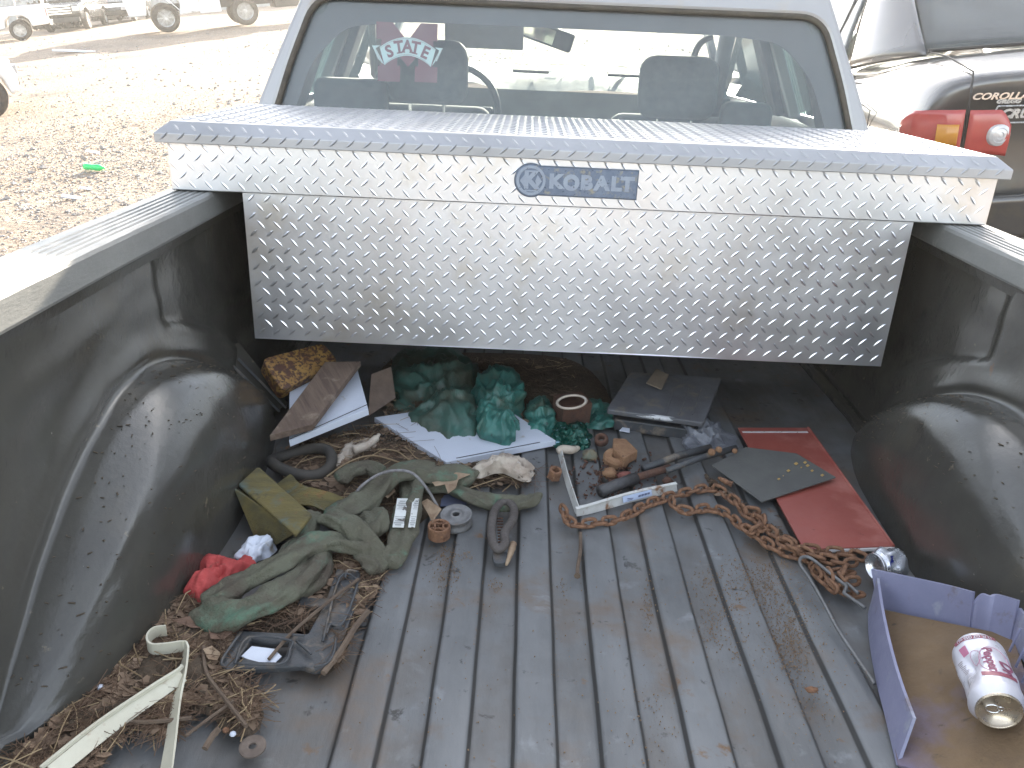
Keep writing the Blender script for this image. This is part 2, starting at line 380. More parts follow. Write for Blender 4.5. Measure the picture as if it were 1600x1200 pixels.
# object coords of children are in the truck frame: lift the floor's texture space
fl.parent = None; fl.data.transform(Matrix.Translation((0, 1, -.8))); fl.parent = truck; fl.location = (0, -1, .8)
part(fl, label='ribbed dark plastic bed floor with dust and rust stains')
H0, P0, YC, YA = .285, .125, 1.30, .525
def hump(y):
    t = (y-YC)/YA
    if abs(t) >= 1: return 0., 0.
    h = H0*math.cos(t*math.pi/2)**.85; return h, P0*(h/H0)**.6
def wall_pt(side, y, s):
    """s 0..1: top of wall down to floor"""
    h, p = hump(y); wx = .788
    rec = .012*ss((y-1.47)/.012)*(1 if s < .33 else 0)*ss((.33-s)/.03) if s < .33 else 0
    if s < .45:
        z = .50+(max(h, .012)-.50)*(s/.45); x = wx+rec-.018*(1-s/.45)*0
        x += -.020*ss((.50-z)/.5)
        x -= .010*math.exp(-((z-(h+.02))/.03)**2)
        # shallow stiffening swage
        x -= .010*math.exp(-((y-2.05)/.09)**2)*ss((.4-z)/.1)
    else:
        t = (s-.45)/.55*math.pi/2; x0 = wx-.020*ss((.50-max(h, .012))/.5)-.010
        x = x0-p*math.sin(t)**.72-.02*(1-math.cos(t)); z = max(h, .012)*math.cos(t)**.62*(1) if t < math.pi/2-.001 else -.018
    nz = .004*noise.noise(Vector((y*4, s*5, side)))+.003*noise.noise(Vector((y*11, s*12, side*3)))
    # the molding bulges and dents a little
    nz += .012*noise.noise(Vector((y*2.2+side, s*2.0, 1.3)))*(1 if h > .02 else .4)
    return Vector((side*(x-nz), y, z))
for side, nm in ((-1, 'left'), (1, 'right')):
    m = MB().grid(lambda u, v: wall_pt(side, u, v), 150, 64, (-.1, 2.36), (0, 1))
    part(m.build('bed_side_wall', liner, truck, smooth=True), label='black plastic inner bed wall with wheel housing bulge, '+nm+' side')
    # rail cap: ribbed top, rolled lip
    prof = [(.768, .482), (.766, .487), (.767, .524), (.770, .530), (.776, .5325)]
    x = .782
    for k in range(5):
        prof += [(x, .5325), (x+.002, .5300), (x+.0055, .5300), (x+.0075, .5325)]; x += .0145
    prof += [(.868, .5325), (.874, .529), (.876, .520), (.876, .440)]
    ysr = [-.1+i*2.46/90 for i in range(91)]
    m = MB(); np_ = len(prof)
    for y in ysr:
        wv = .0015*noise.noise(Vector((y*2, side, 0))); nick = .0012*noise.noise(Vector((y*14, side, 5)))
        for k, (px_, pz_) in enumerate(prof): m.v.append((side*(px_+wv+(nick if k in (2, 3) else 0)), y, pz_+wv*.6+(nick if k in (3, 4) else 0)))
    for i in range(len(ysr)-1):
        for k in range(np_-1): a = i*np_+k; m.f.append((a, a+1, a+np_+1, a+np_))
    m.build('bed_rail', railm, truck)
    # under-lip ledge between the cap and the liner wall
    m = MB().grid(lambda u, v: Vector((side*(.769+.030*v), u, .4815-.004*v)), 2, 1, (-.1, 2.36), (0, 1))
    m.grid(lambda u, v: Vector((side*(.781+.004*v), u, .4770-.020*v)), 2, 1, (-.1, 2.36), (0, 1))
    m.build('rail_underlip', liner, truck)
    # outer bed side skin
    pr_ = [(.876, .505), (.930, .49), (.972, .42), (.985, .28), (.988, 0), (.975, -.25), (.93, -.36)]
    m = MB(); wy = 1.30
    ysk = sorted([-.12+i*2.46/48 for i in range(49)])
    for y in ysk:
        for (px_, pz_) in pr_:
            arch = .44**2-(y-wy)**2
            lim = -.42+math.sqrt(arch)+.02 if arch > 0 else -9
            m.v.append((side*px_, y, max(pz_, min(lim, .05))))
    k2 = len(pr_)
    for i in range(len(ysk)-1):
        for k in range(k2-1): a = i*k2+k; m.f.append((a, a+1, a+k2+1, a+k2))
    m.build('bed_outer_side', paint, truck, smooth=True)
rn_ = random.Random(12); m = MB()
for side in (-1, 1):
    for _ in range(260):
        y = rn_.uniform(.82, 1.75); s_ = .47+.50*rn_.random()**1.6; p = wall_pt(side, y, s_); k_ = rn_.uniform(.0006, .0022)
        m.box(tuple(p+Vector((-side*.0008, 0, .0012))), (k_, k_*rn_.uniform(1, 5), k_*.6), (0, 0, rn_.random()*3))
o = m.build('grit_on_wheel_housings', pm('dark_grit', (.05, .04, .03), (.10, .075, .05), sc=90, rough=1), truck); o['kind'] = 'stuff'
# front bulkhead of the liner
m = MB().grid(lambda u, v: Vector((u, 2.352-.006*abs(math.sin(u*26))**.3, v)), 120, 3, (-.80, .80), (-.02, .53))
m.build('bed_front_wall', liner, truck, smooth=True)
MB().box((0, 2.372, .515), (1.60, .030, .035)).build('front_rail', railm, truck, bevel=.004)
# tailgate, lowered flat behind the camera's feet
m = MB().box((0, -.38, -.02), (1.50, .54, .05)); m.build('tailgate', paint, truck, bevel=.008)
MB().box((0, -.09, -.06), (1.72, .06, .10)).build('bed_sill', paint, truck, bevel=.006)
MB().box((0, 1.15, -.28), (.9, 2.9, .16)).build('chassis_frame', rubber, truck, bevel=.01)
MB().tube([(-.95, -.62, -.33), (-.6, -.72, -.33), (.6, -.72, -.33), (.95, -.62, -.33)], .085, 10, flat=1.2).build('rear_bumper', chrome, truck, smooth=True)

def wheel(parent, c, r, wdt, axis=(1, 0, 0), nm='wheel', spokes=6, rimm=None, world=True):
    """tyre with rim child"""
    M = frame3(c, Vector(axis).orthogonal(), Vector(axis).cross(Vector(axis).orthogonal()))
    t = MB().lathe([(r*.62, -wdt*.5), (r*.80, -wdt*.52), (r*.95, -wdt*.46), (r, -wdt*.30), (r, wdt*.30), (r*.95, wdt*.46), (r*.80, wdt*.52), (r*.62, wdt*.5), (r*.60, 0), (r*.62, -wdt*.5)], 32, M)
    t = t.build(nm, tyre_m, parent, world=world, smooth=True)
    q = MB().lathe([(r*.63, -wdt*.45), (r*.60, -wdt*.30), (r*.60, wdt*.30), (r*.63, wdt*.45), (r*.59, wdt*.40), (r*.56, wdt*.2), (r*.56, -wdt*.2), (r*.59, -wdt*.40), (r*.63, -wdt*.45)], 28, M)
    q.lathe([(0.001, wdt*.42), (r*.13, wdt*.42), (r*.15, wdt*.30), (r*.15, -wdt*.3), (r*.13, -wdt*.42), (.001, -wdt*.42)], 16, M)
    for k in range(spokes):
        a = 2*math.pi*k/spokes
        for s in (.26, -.30): q.box((r*.35*math.cos(a), r*.35*math.sin(a), wdt*s), (r*.50, r*(.7/spokes), wdt*.16), (0, 0, a), M)
    q.lathe([(.001, .0), (r*.60, .0)], 20, M)
    q.build('rim', rimm or alloy, t, world=world)
    return t
for sx in (-1, 1):
    for wy in (1.30, 4.90): wheel(truck, (sx*.86, wy, -.43), .37, .24)

# ---- cab
CX, CY, CZ0 = -.015, 2.425, .656
MC = frame3((CX, CY, CZ0), (1, 0, 0), (0, .25, 1))
ly = lambda z: (z-CZ0)*1.031
def sym(L): return [(x, ly(z)) for x, z in L]+[(-x, ly(z)) for x, z in reversed(L)]
hole = rounded(sym([(.838, .575), (.806, .656), (.770, .770), (.700, .945, ), ])[0:4]+sym([(.838, .575), (.806, .656), (.770, .770), (.700, .945)])[4:], .065, 7)
outer = rounded([(-.60, ly(.40)), ]+[(.60, ly(.40)), (.915, ly(.42)), (.90, ly(.53)), (.862, ly(.656)), (.815, ly(.77)), (.745, ly(.93)), (.700, ly(1.03)), (.55, ly(1.062)), (0, ly(1.072)), (-.55, ly(1.062)), (-.700, ly(1.03)), (-.745, ly(.93)), (-.815, ly(.77)), (-.862, ly(.656)), (-.90, ly(.53)), (-.915, ly(.42))], .04, 4)
vs, fs = curve_mesh([outer, hole], .022, .012)
MB().add([MC @ Vector((v.x, v.y, v.z-.02)) for v in vs], fs).build('cab_rear_panel', paint, truck)
# cab sides and roof: swept skin from rear panel forward
def cab_skin(prof, y0, y1, nm, mat, steps=10, taper=.0):
    m = MB(); n = len(prof)
    for i in range(steps+1):
        t = i/steps; y = y0+(y1-y0)*t
        for x, z in prof: m.v.append((CX+x*(1-taper*t), y+(z-.656)*.25, z))
    for i in range(steps):
        for k in range(n-1): a = i*n+k; m.f.append((a, a+1, a+n+1, a+n))
    return m.build(nm, mat, truck, smooth=True, solid=.012)
roofp = [(-.742, .945), (-.705, 1.03), (-.55, 1.060), (-.2, 1.070), (.2, 1.070), (.55, 1.060), (.705, 1.03), (.742, .945)]
cab_skin(roofp, 2.455, 3.55, 'cab_roof', paint)
for s in (-1, 1):
    cab_skin([(s*.862, .656), (s*.905, .53), (s*.945, .40), (s*.96, .1), (s*.95, -.30)], 2.45, 4.45, 'cab_door', paint)
    # pillars
    def pil(y0, y1, wd, nm): 
        m = MB(); a = (s*.862, y0, .656); b = (s*.735, y1, .95)
        m.add([(a[0]+CX, y0, .64), (a[0]+CX, y0+wd, .64), (a[0]+CX-s*.05, y0+wd, .64), (a[0]+CX-s*.05, y0, .64),
               (b[0]+CX, y1, .96), (b[0]+CX, y1+wd, .96), (b[0]+CX-s*.05, y1+wd, .96), (b[0]+CX-s*.05, y1, .96)],
              [(0, 1, 2, 3), (7, 6, 5, 4), (0, 4, 5, 1), (1, 5, 6, 2), (2, 6, 7, 3), (3, 7, 4, 0)])
        m.build(nm, paint, truck, bevel=.01)
        m = MB().box((0, 0, 0), (.03, wd*.9, .33), M=Matrix.Translation((CX+s*.735, (y0+y1)/2+wd/2, .80)) @ Euler((0, -s*.38, 0)).to_matrix().to_4x4()); m.build('pillar_trim', trimm, truck, bevel=.008)
    pil(2.45, 2.53, .16, 'rear_pillar'); pil(3.02, 3.08, .13, 'door_pillar'); pil(4.33, 3.60, .07, 'windscreen_pillar')
    gm = glass('side_glass', (.55, .68, .64), .10)
    MB().add([(CX+s*.852, 2.60, .66), (CX+s*.852, 3.03, .66), (CX+s*.738, 3.09, .95), (CX+s*.738, 2.68, .95)], [(0, 1, 2, 3)]).build('rear_side_window', gm, truck, solid=.004)
    MB().add([(CX+s*.852, 3.14, .66), (CX+s*.852, 4.30, .66), (CX+s*.738, 3.62, .95), (CX+s*.738, 3.20, .95)], [(0, 1, 2, 3)]).build('door_window', gm, truck, solid=.004)
    mm = MB().box((CX+s*1.00, 3.97, .72), (.17, .10, .22), (0, 0, s*.15)).build('side_mirror', pm('mirror_shell', (.65, .65, .66), (.5, .5, .5), rough=.2, metal=.9), truck, bevel=.03)
    MB().box((CX+s*1.00, 3.915, .72), (.14, .004, .18), (0, 0, s*.15)).build('mirror_glass', chrome, mm)
# gasket, rear window, frit band
inner = rounded(sym([(.800, .575), (.765, .656), (.727, .770), (.690, .880)]), .085, 7)
inner_clear = rounded([(.775, ly(.575)), (.745, ly(.656)), (.69, ly(.79)), (.60, ly(.878)), (.45, ly(.893)), (-.45, ly(.893)), (-.62, ly(.874)), (-.715, ly(.78)), (-.757, ly(.656)), (-.79, ly(.575))], .05, 5)
MB().tube([MC @ Vector((x, y, .006)) for x, y in hole], .009, 6, closed=True).build('window_seal', pm('seal', (.075, .062, .045), (.045, .038, .03), sc=20, rough=.7), truck, smooth=True)
rg = glass('rear_glass', (.90, .96, .93), .15, (.50, .55, .56), .015, 3.5)  # pale diffuse film: dirt plus a painted veil for the reflected sky
MB().add([MC @ Vector((x, y, -.004)) for x, y in hole], [tuple(range(len(hole)))]).build('rear_window', rg, truck)
vs, fs = curve_mesh([rounded([(x*.994, y) for x, y in hole], 0), inner_clear], .001)
MB().add([MC @ Vector((v.x, v.y, v.z-.0125)) for v in vs], fs).build('black_glass_border', pm('frit', (.085, .08, .095), (.075, .07, .085), rough=.5), truck)
# team decal
def zl(zx, zy): return ((zx-740)/5610-.445, ((590-zy)/5610+(.814-CZ0)*1.031))
def flat(sp, z, nm, mat, e=.0003, par=None):
    vs, fs = curve_mesh([[zl(*q) for q in s_] for s_ in sp], e)
    return MB().add([MC @ Vector((v.x, v.y, v.z+z-.0085)) for v in vs], fs).build(nm, mat, par or truck)
maroon = pm('maroon_vinyl', (.20, .055, .075), (.18, .06, .08), rough=.5)
pale = pm('pale_vinyl', (.62, .72, .74), (.56, .66, .69), rough=.5); ink = pm('maroon_ink', (.22, .06, .09), rough=.5)
dm = flat([[(250, 155), (505, 155), (745, 425), (945, 152), (1210, 152), (1210, 410), (1150, 410), (1150, 800), (1225, 800), (1225, 1035), (870, 1035), (870, 800), (920, 800), (920, 625), (760, 812), (590, 625), (590, 800), (640, 800), (640, 1045), (285, 1045), (285, 810), (330, 810), (330, 410), (255, 410)]], .0006, 'team_decal', maroon)
part(dm, label='maroon block letter M decal with a pale STATE banner')
def arc(y0, x0, x1, sag, n=14): return [(x0+(x1-x0)*i/n, y0+sag*(2*i/n-1)**2) for i in range(n+1)]
bt = arc(370, 308, 1188, 165); bb = arc(645, 390, 1120, 155)
flat([bt+bb[::-1]], .0018, 'decal_banner', pale, par=dm)
flat([[(185, 515), (318, 508), (245, 552), (385, 790), (345, 768), (300, 720), (282, 712)]], .0012, 'decal_banner', pale, par=dm)
flat([[(1302, 510), (1175, 505), (1245, 548), (1130, 790), (1165, 745), (1190, 712), (1215, 708)]], .0012, 'decal_banner', pale, par=dm)
for bnd in (arc(388, 322, 1175, 158), arc(628, 402, 1105, 152)):
    MB().tube([MC @ Vector((*zl(*q), -.0058)) for q in bnd], .00035, 4).build('decal_outline', ink, dm)
for (q0, q1) in (((312, 545), (372, 790)), ((240, 565), (340, 765)), ((1186, 560), (1138, 780)), ((1240, 570), (1180, 735)), ((190, 525), (290, 715)), ((1290, 525), (1215, 700))):
    MB().tube([MC @ Vector((*zl(*q), -.0058)) for q in (q0, q1)], .00035, 4).build('decal_outline', ink, dm)
for ch, zx, zy, a in (('S', 465, 600, 24), ('T', 612, 530, 10), ('A', 745, 515, 0), ('T', 872, 530, -9), ('E', 1025, 595, -22)):
    vs, fs = text_mesh(ch, .045, .0002, .0016); x, y = zl(zx, zy); rm = Matrix.Rotation(R(a), 3, 'Z')
    vv = [rm @ Vector((v.x*.92, v.y, v.z)) for v in vs]
    # slab serifs
    mb = MB().add([MC @ Vector((v.x+x, v.y+y, v.z-.0056)) for v in vv], fs)
    ser = {'T': [(0, -.0142, .016), ], 'A': [(-.0115, -.0142, .011), (.0115, -.0142, .011)], 'E': [], 'S': []}[ch]
    for sx, sy, sw in ser:
        c = rm @ Vector((sx, sy, 0)); mb.box((c.x+x, c.y+y, -.0056), (sw, .0034, .0004), (0, 0, R(a)), MC)
    mb.build('decal_letter', ink, dm)

# interior
def rbox(c, d, nm, mat, par, rot=None, bev=.03, sub=0):
    o = MB().box(c, d, rot).build(nm, mat, par, smooth=True); md = o.modifiers.new('b', 'BEVEL'); md.width = bev; md.segments = 4; return o
for (x0, x1, zt) in ((-.62, -.33, .845), (.27, .55, .828)):
    xc = (x0+x1)/2
    st = rbox((xc+.02*(1 if xc > 0 else -1), 3.10, .35), (.50, .13, .56), 'seat_back', fabric, truck, (-.15, 0, 0), .05)
    rbox((xc, 3.08, zt-.105), (x1-x0, .11, .215), 'headrest', fabric, st, (-.12, 0, 0), .055)
    for k in (-.06, .06): MB().tube([(xc+k, 3.08, .55), (xc+k, 3.08, .70)], .007).build('headrest_post', chrome, st)
rbox((-.70, 2.86, .61), (.24, .10, .22), 'rear_seat_back', fabric, truck, None, .03)
rbox((.62, 2.92, .63), (.17, .09, .13), 'rear_headrest', fabric, truck, None, .03)
rbox((.15, 2.90, .42), (1.30, .10, .28), 'rear_bench_back', fabric, truck, None, .04)
MB().box((0, 2.58, .40), (1.66, .01, .42)).build('rear_carpet', trimm, truck)
rbox((-.30, 3.50, .885), (.31, .012, .135), 'sun_visor', pm('visor', (.24, .24, .25), (.2, .2, .21), rough=.9), truck, (.35, 0, 0), .005)
mr = rbox((-.06, 3.66, .885), (.245, .03, .075), 'rear_view_mirror', trimm, truck, (0, R(16), R(-8)), .012)
MB().box((-.092, 3.641, .892), (.15, .003, .056), (0, R(16), R(-8))).build('mirror_glass', pm('mglass', (.55, .56, .45), (.6, .58, .5), sc=9, rough=.08, metal=1), mr)
MB().tube([(-.02, 3.66, .91), (-.01, 3.68, .97)], .009).build('mirror_stem', trimm, mr)
# grab handle
MB().tube(spline([(.60, 3.55, .90), (.55, 3.52, .87), (.53, 3.50, .80), (.56, 3.50, .73), (.60, 3.52, .71)], 5), .013, 8).build('grab_handle', trimm, truck, smooth=True)
MB().tube([(.66, 3.52, .98), (.64, 3.55, .60)], .06, 8, flat=.5).build('pillar_trim', trimm, truck, smooth=True)
# dashboard
m = MB().grid(lambda u, v: Vector((u, 3.78+.62*v, .66+.085*math.sin(min(1, v*1.6)*math.pi/2)+.035*math.exp(-((u+.43)/.16)**2)*(1-v)+.01*math.sin(u*7))), 50, 14, (-.78, .76), (0, 1))
m.grid(lambda u, v: Vector((u, 3.78-.05*v, .66-.3*v)), 10, 3, (-.78, .76), (0, 1)); m.build('dashboard', pm('dash', (.15, .17, .17), (.11, .125, .125), sc=8, rough=.7, spots=[((.6, .58, .5), 55, .74, .02)]), truck, smooth=True)
for k in range(2): MB().box((-.11+k*.42, 3.90, .737), (.16, .05, .012), (.25, 0, 0)).build('dash_vent', rubber, truck, bevel=.003)
st = MB().tube([(-.43+.19*math.cos(a), 3.60+.06*math.sin(a), .58+.17*math.sin(a)) for a in np.linspace(0, 6.2, 28)], .014, 8, closed=True).build('steering_wheel', trimm, truck, smooth=True)
MB().box((-.43, 3.61, .57), (.34, .03, .05)).build('wheel_spoke', trimm, st, bevel=.01)
litter = pm('dash_paper', (.75, .72, .6), (.6, .58, .5), rough=.9)
m = MB(); rn = random.Random(5)
for k in range(70):
    x, y = rn.uniform(-.2, .55), rn.uniform(3.95, 4.35); a = rn.random()*6.28; l = rn.uniform(.01, .07); wd = rn.choice([.0015, .0015, .002, .012])
    m.box((x, y, .757+rn.random()*.01), (l, wd, .001), (rn.uniform(-.2, .2), rn.uniform(-.2, .2), a))
o = m.build('dry_leaf_debris', litter, truck); o['kind'] = 'stuff'
ws = [(CX-.74, 4.42, .66), (CX+.74, 4.42, .66), (CX+.66, 3.64, 1.02), (CX-.66, 3.64, 1.02)]
MB().add(ws, [(0, 1, 2, 3)]).build('windscreen', glass('front_glass', (.95, .98, .96), .05, (.7, .72, .66), .02, 4), truck)
MB().grid(lambda u, v: Vector((u, 4.44+1.15*v, .655-.14*v**1.6-.03*(u/.7)**4)), 16, 12, (-.72, .70), (0, 1)).build('hood', paint, truck, smooth=True, solid=.006)
for s in (-1, 1):
    m = MB(); n = 0
    pf = [(.72, .60), (.86, .55), (.94, .42), (.96, .1), (.95, -.28)]
    yy = [4.44+i*1.15/20 for i in range(21)]
    for y in yy:
        for x, z in pf:
            ar = .42**2-(y-4.90)**2; lim = -.43+math.sqrt(ar) if ar > 0 else -9
            m.v.append((s*x, y, max(z-.10*((y-4.44)/1.15)**2, min(lim, 0))))
    for i in range(20):
        for k in range(4): a = i*5+k; m.f.append((a, a+1, a+6, a+5))
    m.build('front_fender', paint, truck, smooth=True)
MB().box((0, 5.60, .12), (1.86, .08, .62)).build('grille', trimm, truck, bevel=.03)
MB().box((0, 5.68, -.22), (1.92, .14, .18)).build('front_bumper', chrome, truck, bevel=.03)
MB().box((0, 3.5, -.25), (1.7, 2.0, .06)).build('cab_floor', trimm, truck)
# roof brake light housing
MB().box((.06, 2.50, 1.060), (.62, .05, .035)).build('roof_brake_light', paint, truck, bevel=.01)

# ================================================================== TOOLBOX
alum = pm('diamond_plate_aluminium', (.78, .78, .80), (.70, .70, .72), sc=4, rough=.35, rvar=.05, metal=1, bump=.07, bsc=14,
          spots=[((.62, .58, .52), 5, .64, .08), ((.50, .45, .38), 28, .74, .03)])
YT, ZR, TH = 1.7466, .5345, .3282
tb = thing('truck_toolbox', 'long diamond plate aluminium toolbox across the truck bed rails, with blue-grey brand badge', 'toolbox', (0, YT+.25, .206))
m = MB(); z0 = ZR-TH
m.grid(lambda u, v: Vector((u, YT+.0015*noise.noise(Vector((u*3, v*5, 0))), v)), 60, 12, (-.71, .71), (z0, ZR))
m.box((0, YT+.24, (z0+ZR)/2), (1.414, .474, TH-.002))
m.build('tub', alum, tb)
m = MB().tube([(-.71, YT+.002, z0+.001), (.71, YT+.002, z0+.001)], .0022, 6); m.build('tub_bottom_hem', alum, tb)
FH = .8557; YF = YT-.014
m = MB().box((0, YF+.262, ZR+.049), (FH*2, .52, .098)); 
m.build('upper_body', alum, tb, bevel=.0025)
# lid with bevelled edge
LH = .872; zb, zf, zt = .632, .6515, .6735; y0, y1 = YF-.016, YF+.545
m = MB()
def ring(hx, ya, yb, z): return [(-hx, ya, z), (hx, ya, z), (hx, yb, z), (-hx, yb, z)]
m.v = ring(LH-.004, y0+.004, y1-.004, zb)+ring(LH, y0, y1, zb+.0)+ring(LH, y0, y1, zf)+ring(LH-.026, y0+.026, y1-.026, zt)
for a in range(0, 12, 4):
    for k in range(4): m.f.append((a+k, a+(k+1) % 4, a+4+(k+1) % 4, a+4+k))
m.f += [(12, 13, 14, 15), (3, 2, 1, 0)]
alum_l = pm('greyed_lid_aluminium', (.42, .42, .43), (.34, .34, .345), sc=6, rough=.46, rvar=.06, metal=.6, bump=.06, bsc=14)  # lid metal greyed in its colour to hold down the blown-out reflection
lid = m.build('lid', alum_l, tb, bevel=.0016)
# raised tread lugs
def lug(m, M, L, W, H):
    b = len(m.v); pts = [(-L/2, 0, 0), (-L*.18, -W/2, 0), (L*.18, -W/2, 0), (L/2, 0, 0), (L*.18, W/2, 0), (-L*.18, W/2, 0), (-L*.20, 0, H), (L*.20, 0, H)]
    m.v += [tuple(M @ Vector(p)) for p in pts]
    m.f += [tuple(b+i for i in f) for f in ((0, 1, 6), (1, 2, 7, 6), (2, 3, 7), (3, 4, 7), (4, 5, 6, 7), (5, 0, 6))]
def tread(name, O, X, Y, w, h, ph=(0, 0), par=tb, clip=None, mat=None):
    """lugs on a rectangle: origin O, unit axes X,Y"""
    X, Y = Vector(X).normalized(), Vector(Y).normalized(); Z = X.cross(Y); m = MB(); P, Q = .0346, .0372; rn = random.Random(11)
    B = Matrix((X, Y, Z)).transposed()
    for k in (0, 1):
        i0 = 0
        for i in range(-1, int(w/P)+2):
            for j in range(-1, int(h/Q)+2):
                x = (i+.5*k+ph[0])*P; y = (j+.5*k+ph[1])*Q
                if not (.006 < x < w-.006 and .005 < y < h-.005): continue
                if clip and clip(x, y): continue
                a = R(-47 if k == 0 else 43)+rn.uniform(-.05, .05)
                s = 1 if k else -1
                M = (B @ Matrix.Rotation(a, 3, 'Z')).to_4x4(); M.translation = Vector(O)+X*x+Y*y+Z*.0002
                lug(m, M, .0250, .0056, .0011 if mat is None else .0020)
    o = m.build(name, mat or alum, par, smooth=False); o['kind'] = 'stuff'; return o
tread('front_tread_pattern', (-.71, YT-.0006, z0), (1, 0, 0), (0, 0, 1), 1.42, TH)
BC = atY(900, 285, YF); bx = BC.x+.8557; bz = BC.z-ZR
tread('flange_tread_pattern', (-FH, YF+.0018, ZR), (1, 0, 0), (0, 0, 1), 2*FH, .095, (.3, .35), clip=lambda x, y: abs(x-bx) < .127 and abs(y-bz) < .032)
tread('lid_edge_tread_pattern', (-LH, y0, zb), (1, 0, 0), (0, 0, 1), 2*LH, .022, (.1, -.12), par=lid, mat=alum_l)
tread('lid_bevel_tread_pattern', (-LH+.026, y0, zf), (1, 0, 0), (0, .026, .022), 2*LH-.05, .033, (.5, .45), par=lid, mat=alum_l)
tread('lid_top_tread_pattern', (-LH+.028, y0+.028, zt), (1, 0, 0), (0, 1, 0), 2*LH-.056, .500, (.2, .1), par=lid, mat=alum_l)
# badge
MB2 = frame3((BC.x, YF-.001, BC.z), (1, 0, 0), (0, 0, 1))
bs = 1/ (6.667*742)
def bl(zx, zy): return ((zx-800)*bs, (350-zy-(zx-800)*-.045)*bs)
bb_ = pm('badge_blue_grey', (.10, .125, .17), (.075, .095, .13), sc=40, rough=.38, metal=.3, bump=.2, bsc=200)
bl_ = pm('badge_letter_grey', (.30, .35, .42), (.25, .29, .36), sc=40, rough=.35, metal=.45)
cyc = lambda cx, cy, r, a0, a1, n: [(cx+r*math.cos(R(a0+(a1-a0)*i/n)), cy+r*math.sin(R(a0+(a1-a0)*i/n))) for i in range(n+1)]
cx_, cy_ = (337-800)*bs, 0.001
def plate(grow, z, e, nm, mat, par):
    r = (172*bs)-grow; hh = 150*bs-grow; xr = (1432-800)*bs-grow; a = math.degrees(math.asin(hh/r))
    sp = cyc(cx_, cy_, r, a, 360-a, 34)+[(xr, -hh), (xr, hh)]
    vs, fs = curve_mesh([sp], e, .0008)
    return MB().add([MB2 @ Vector((v.x, v.y, v.z+z)) for v in vs], fs).build(nm, mat, par)
bd = plate(0, .0015, .0025, 'badge', bb_, tb); part(bd, label='blue-grey badge with raised brand lettering and K emblem')
plate(.0022, .0036, .0012, 'badge_face', pm('badge_face', (.16, .20, .27), (.12, .15, .21), sc=50, rough=.35, metal=.4, spots=[((.28, .27, .22), 60, .62, .06)]), bd)
def raised(sp, z, e, nm): 
    vs, fs = curve_mesh(sp, e, .0003); return MB().add([MB2 @ Vector((v.x, v.y, v.z+z)) for v in vs], fs).build(nm, bl_, bd)
raised([cyc(cx_, cy_, 150*bs, 0, 350, 35), cyc(cx_, cy_, 122*bs, 0, 350, 35)], .0058, .0012, 'emblem_ring')
for s in (-1, 1):
    raised([[(cx_+s*112*bs, 0), (cx_+s*66*bs, 62*bs), (cx_+s*44*bs, 0), (cx_+s*66*bs, -62*bs)]], .0056, .0010, 'emblem_diamond')
vs, fs = text_mesh('K', .048, .0012, .0022)
MB().add([MB2 @ Vector((v.x*.95+cx_, v.y+.0005, v.z+.0060)) for v in vs], fs).build('emblem_letter', bl_, bd)
for dy in (-1, 1): MB().box((cx_, dy*98*bs, .006), (120*bs, 14*bs, .0022), M=MB2).build('emblem_bar', bl_, bd)
for ch, zx in (('K', 592), ('B', 905), ('A', 1062), ('L', 1208), ('T', 1322)):
    vs, fs = text_mesh(ch, .0385, .0011, .0021)
    mx = sum(v.x for v in vs)/len(vs)
    MB().add([MB2 @ Vector(((v.x)*1.12+(zx-800)*bs, v.y, v.z+.0056)) for v in vs], fs).build('badge_letter', bl_, bd)
ox = (750-800)*bs
raised([cyc(ox, 0, 84*bs, 0, 340, 17), [(ox+42*bs*math.cos(R(a)), 42*bs*math.sin(R(a))) for a in range(30, 390, 60)]], .0056, .0010, 'badge_letter')

# ================================================================== THINGS LYING IN THE BED
def crumple(outline, H, seed=0, amp=.012, freq=28, z=0., nr=26, na=110, prof=.55, base=None, tilt=(0, 0)):
    """crushed sheet over a star-shaped outline given on the floor"""
    P = [at(q[0], q[1], z) for q in outline]; c = sum(P, Vector())/len(P); Q = spline(P, max(2, na//len(P)), closed=True); n = len(Q); m = MB()
    for i in range(nr+1):
        t = i/nr
        for k in range(n):
            p = c+(Q[k]-c)*t; rd = (Q[k]-c).normalized()
            e = noise.noise(Vector((p.x*freq*.42, p.y*freq*.42, seed*3.7)))
            hh = H*max(0., 1-t**3.0)**prof*(.62+.75*e)
            B = Vector((p.x, p.y, hh+seed*.37))*freq
            a = 1-abs(noise.noise(B+Vector((0, 0, 2))))*2.4; b = 1-abs(noise.noise(B*2.1+Vector((5, 1, 2))))*2.4; c3 = 1-abs(noise.noise(B*4.3+Vector((2, 8, 2))))*2.4
            d = amp*(.95*(a-.4)+.42*(b-.4)+.12*(c3-.4)); nn = (rd*t*t+Vector((0, 0, 1))*(1.05-t*t)).normalized()
            q = Vector((p.x, p.y, z+hh))+nn*d*(1 if t < .97 else .5)
            m.v.append((q.x, q.y, max(q.z+tilt[0]*(p.x-c.x)+tilt[1]*(p.y-c.y), z+.001)))
    for i in range(nr):
        for k in range(n): m.f.append((i*n+k, i*n+(k+1) % n, (i+1)*n+(k+1) % n, (i+1)*n+k))
    return m
green = pm('green_bag_plastic', (.05, .19, .155), (.035, .13, .11), sc=16, rough=.40, bump=.7, bsc=55, spec=.5, spots=[((.07, .10, .07), 12, .60, .08), ((.03, .06, .05), 40, .66, .04)])
green_d = pm('dirty_green_bag_plastic', (.045, .13, .105), (.055, .095, .075), sc=14, rough=.5, bump=.7, bsc=55, spots=[((.075, .085, .06), 11, .55, .1)])
rust = pm('rust', (.27, .14, .075), (.17, .09, .055), sc=40, rough=.9, bump=.9, bsc=220, spots=[((.10, .045, .025), 70, .60, .06), ((.36, .19, .09), 55, .66, .05)])
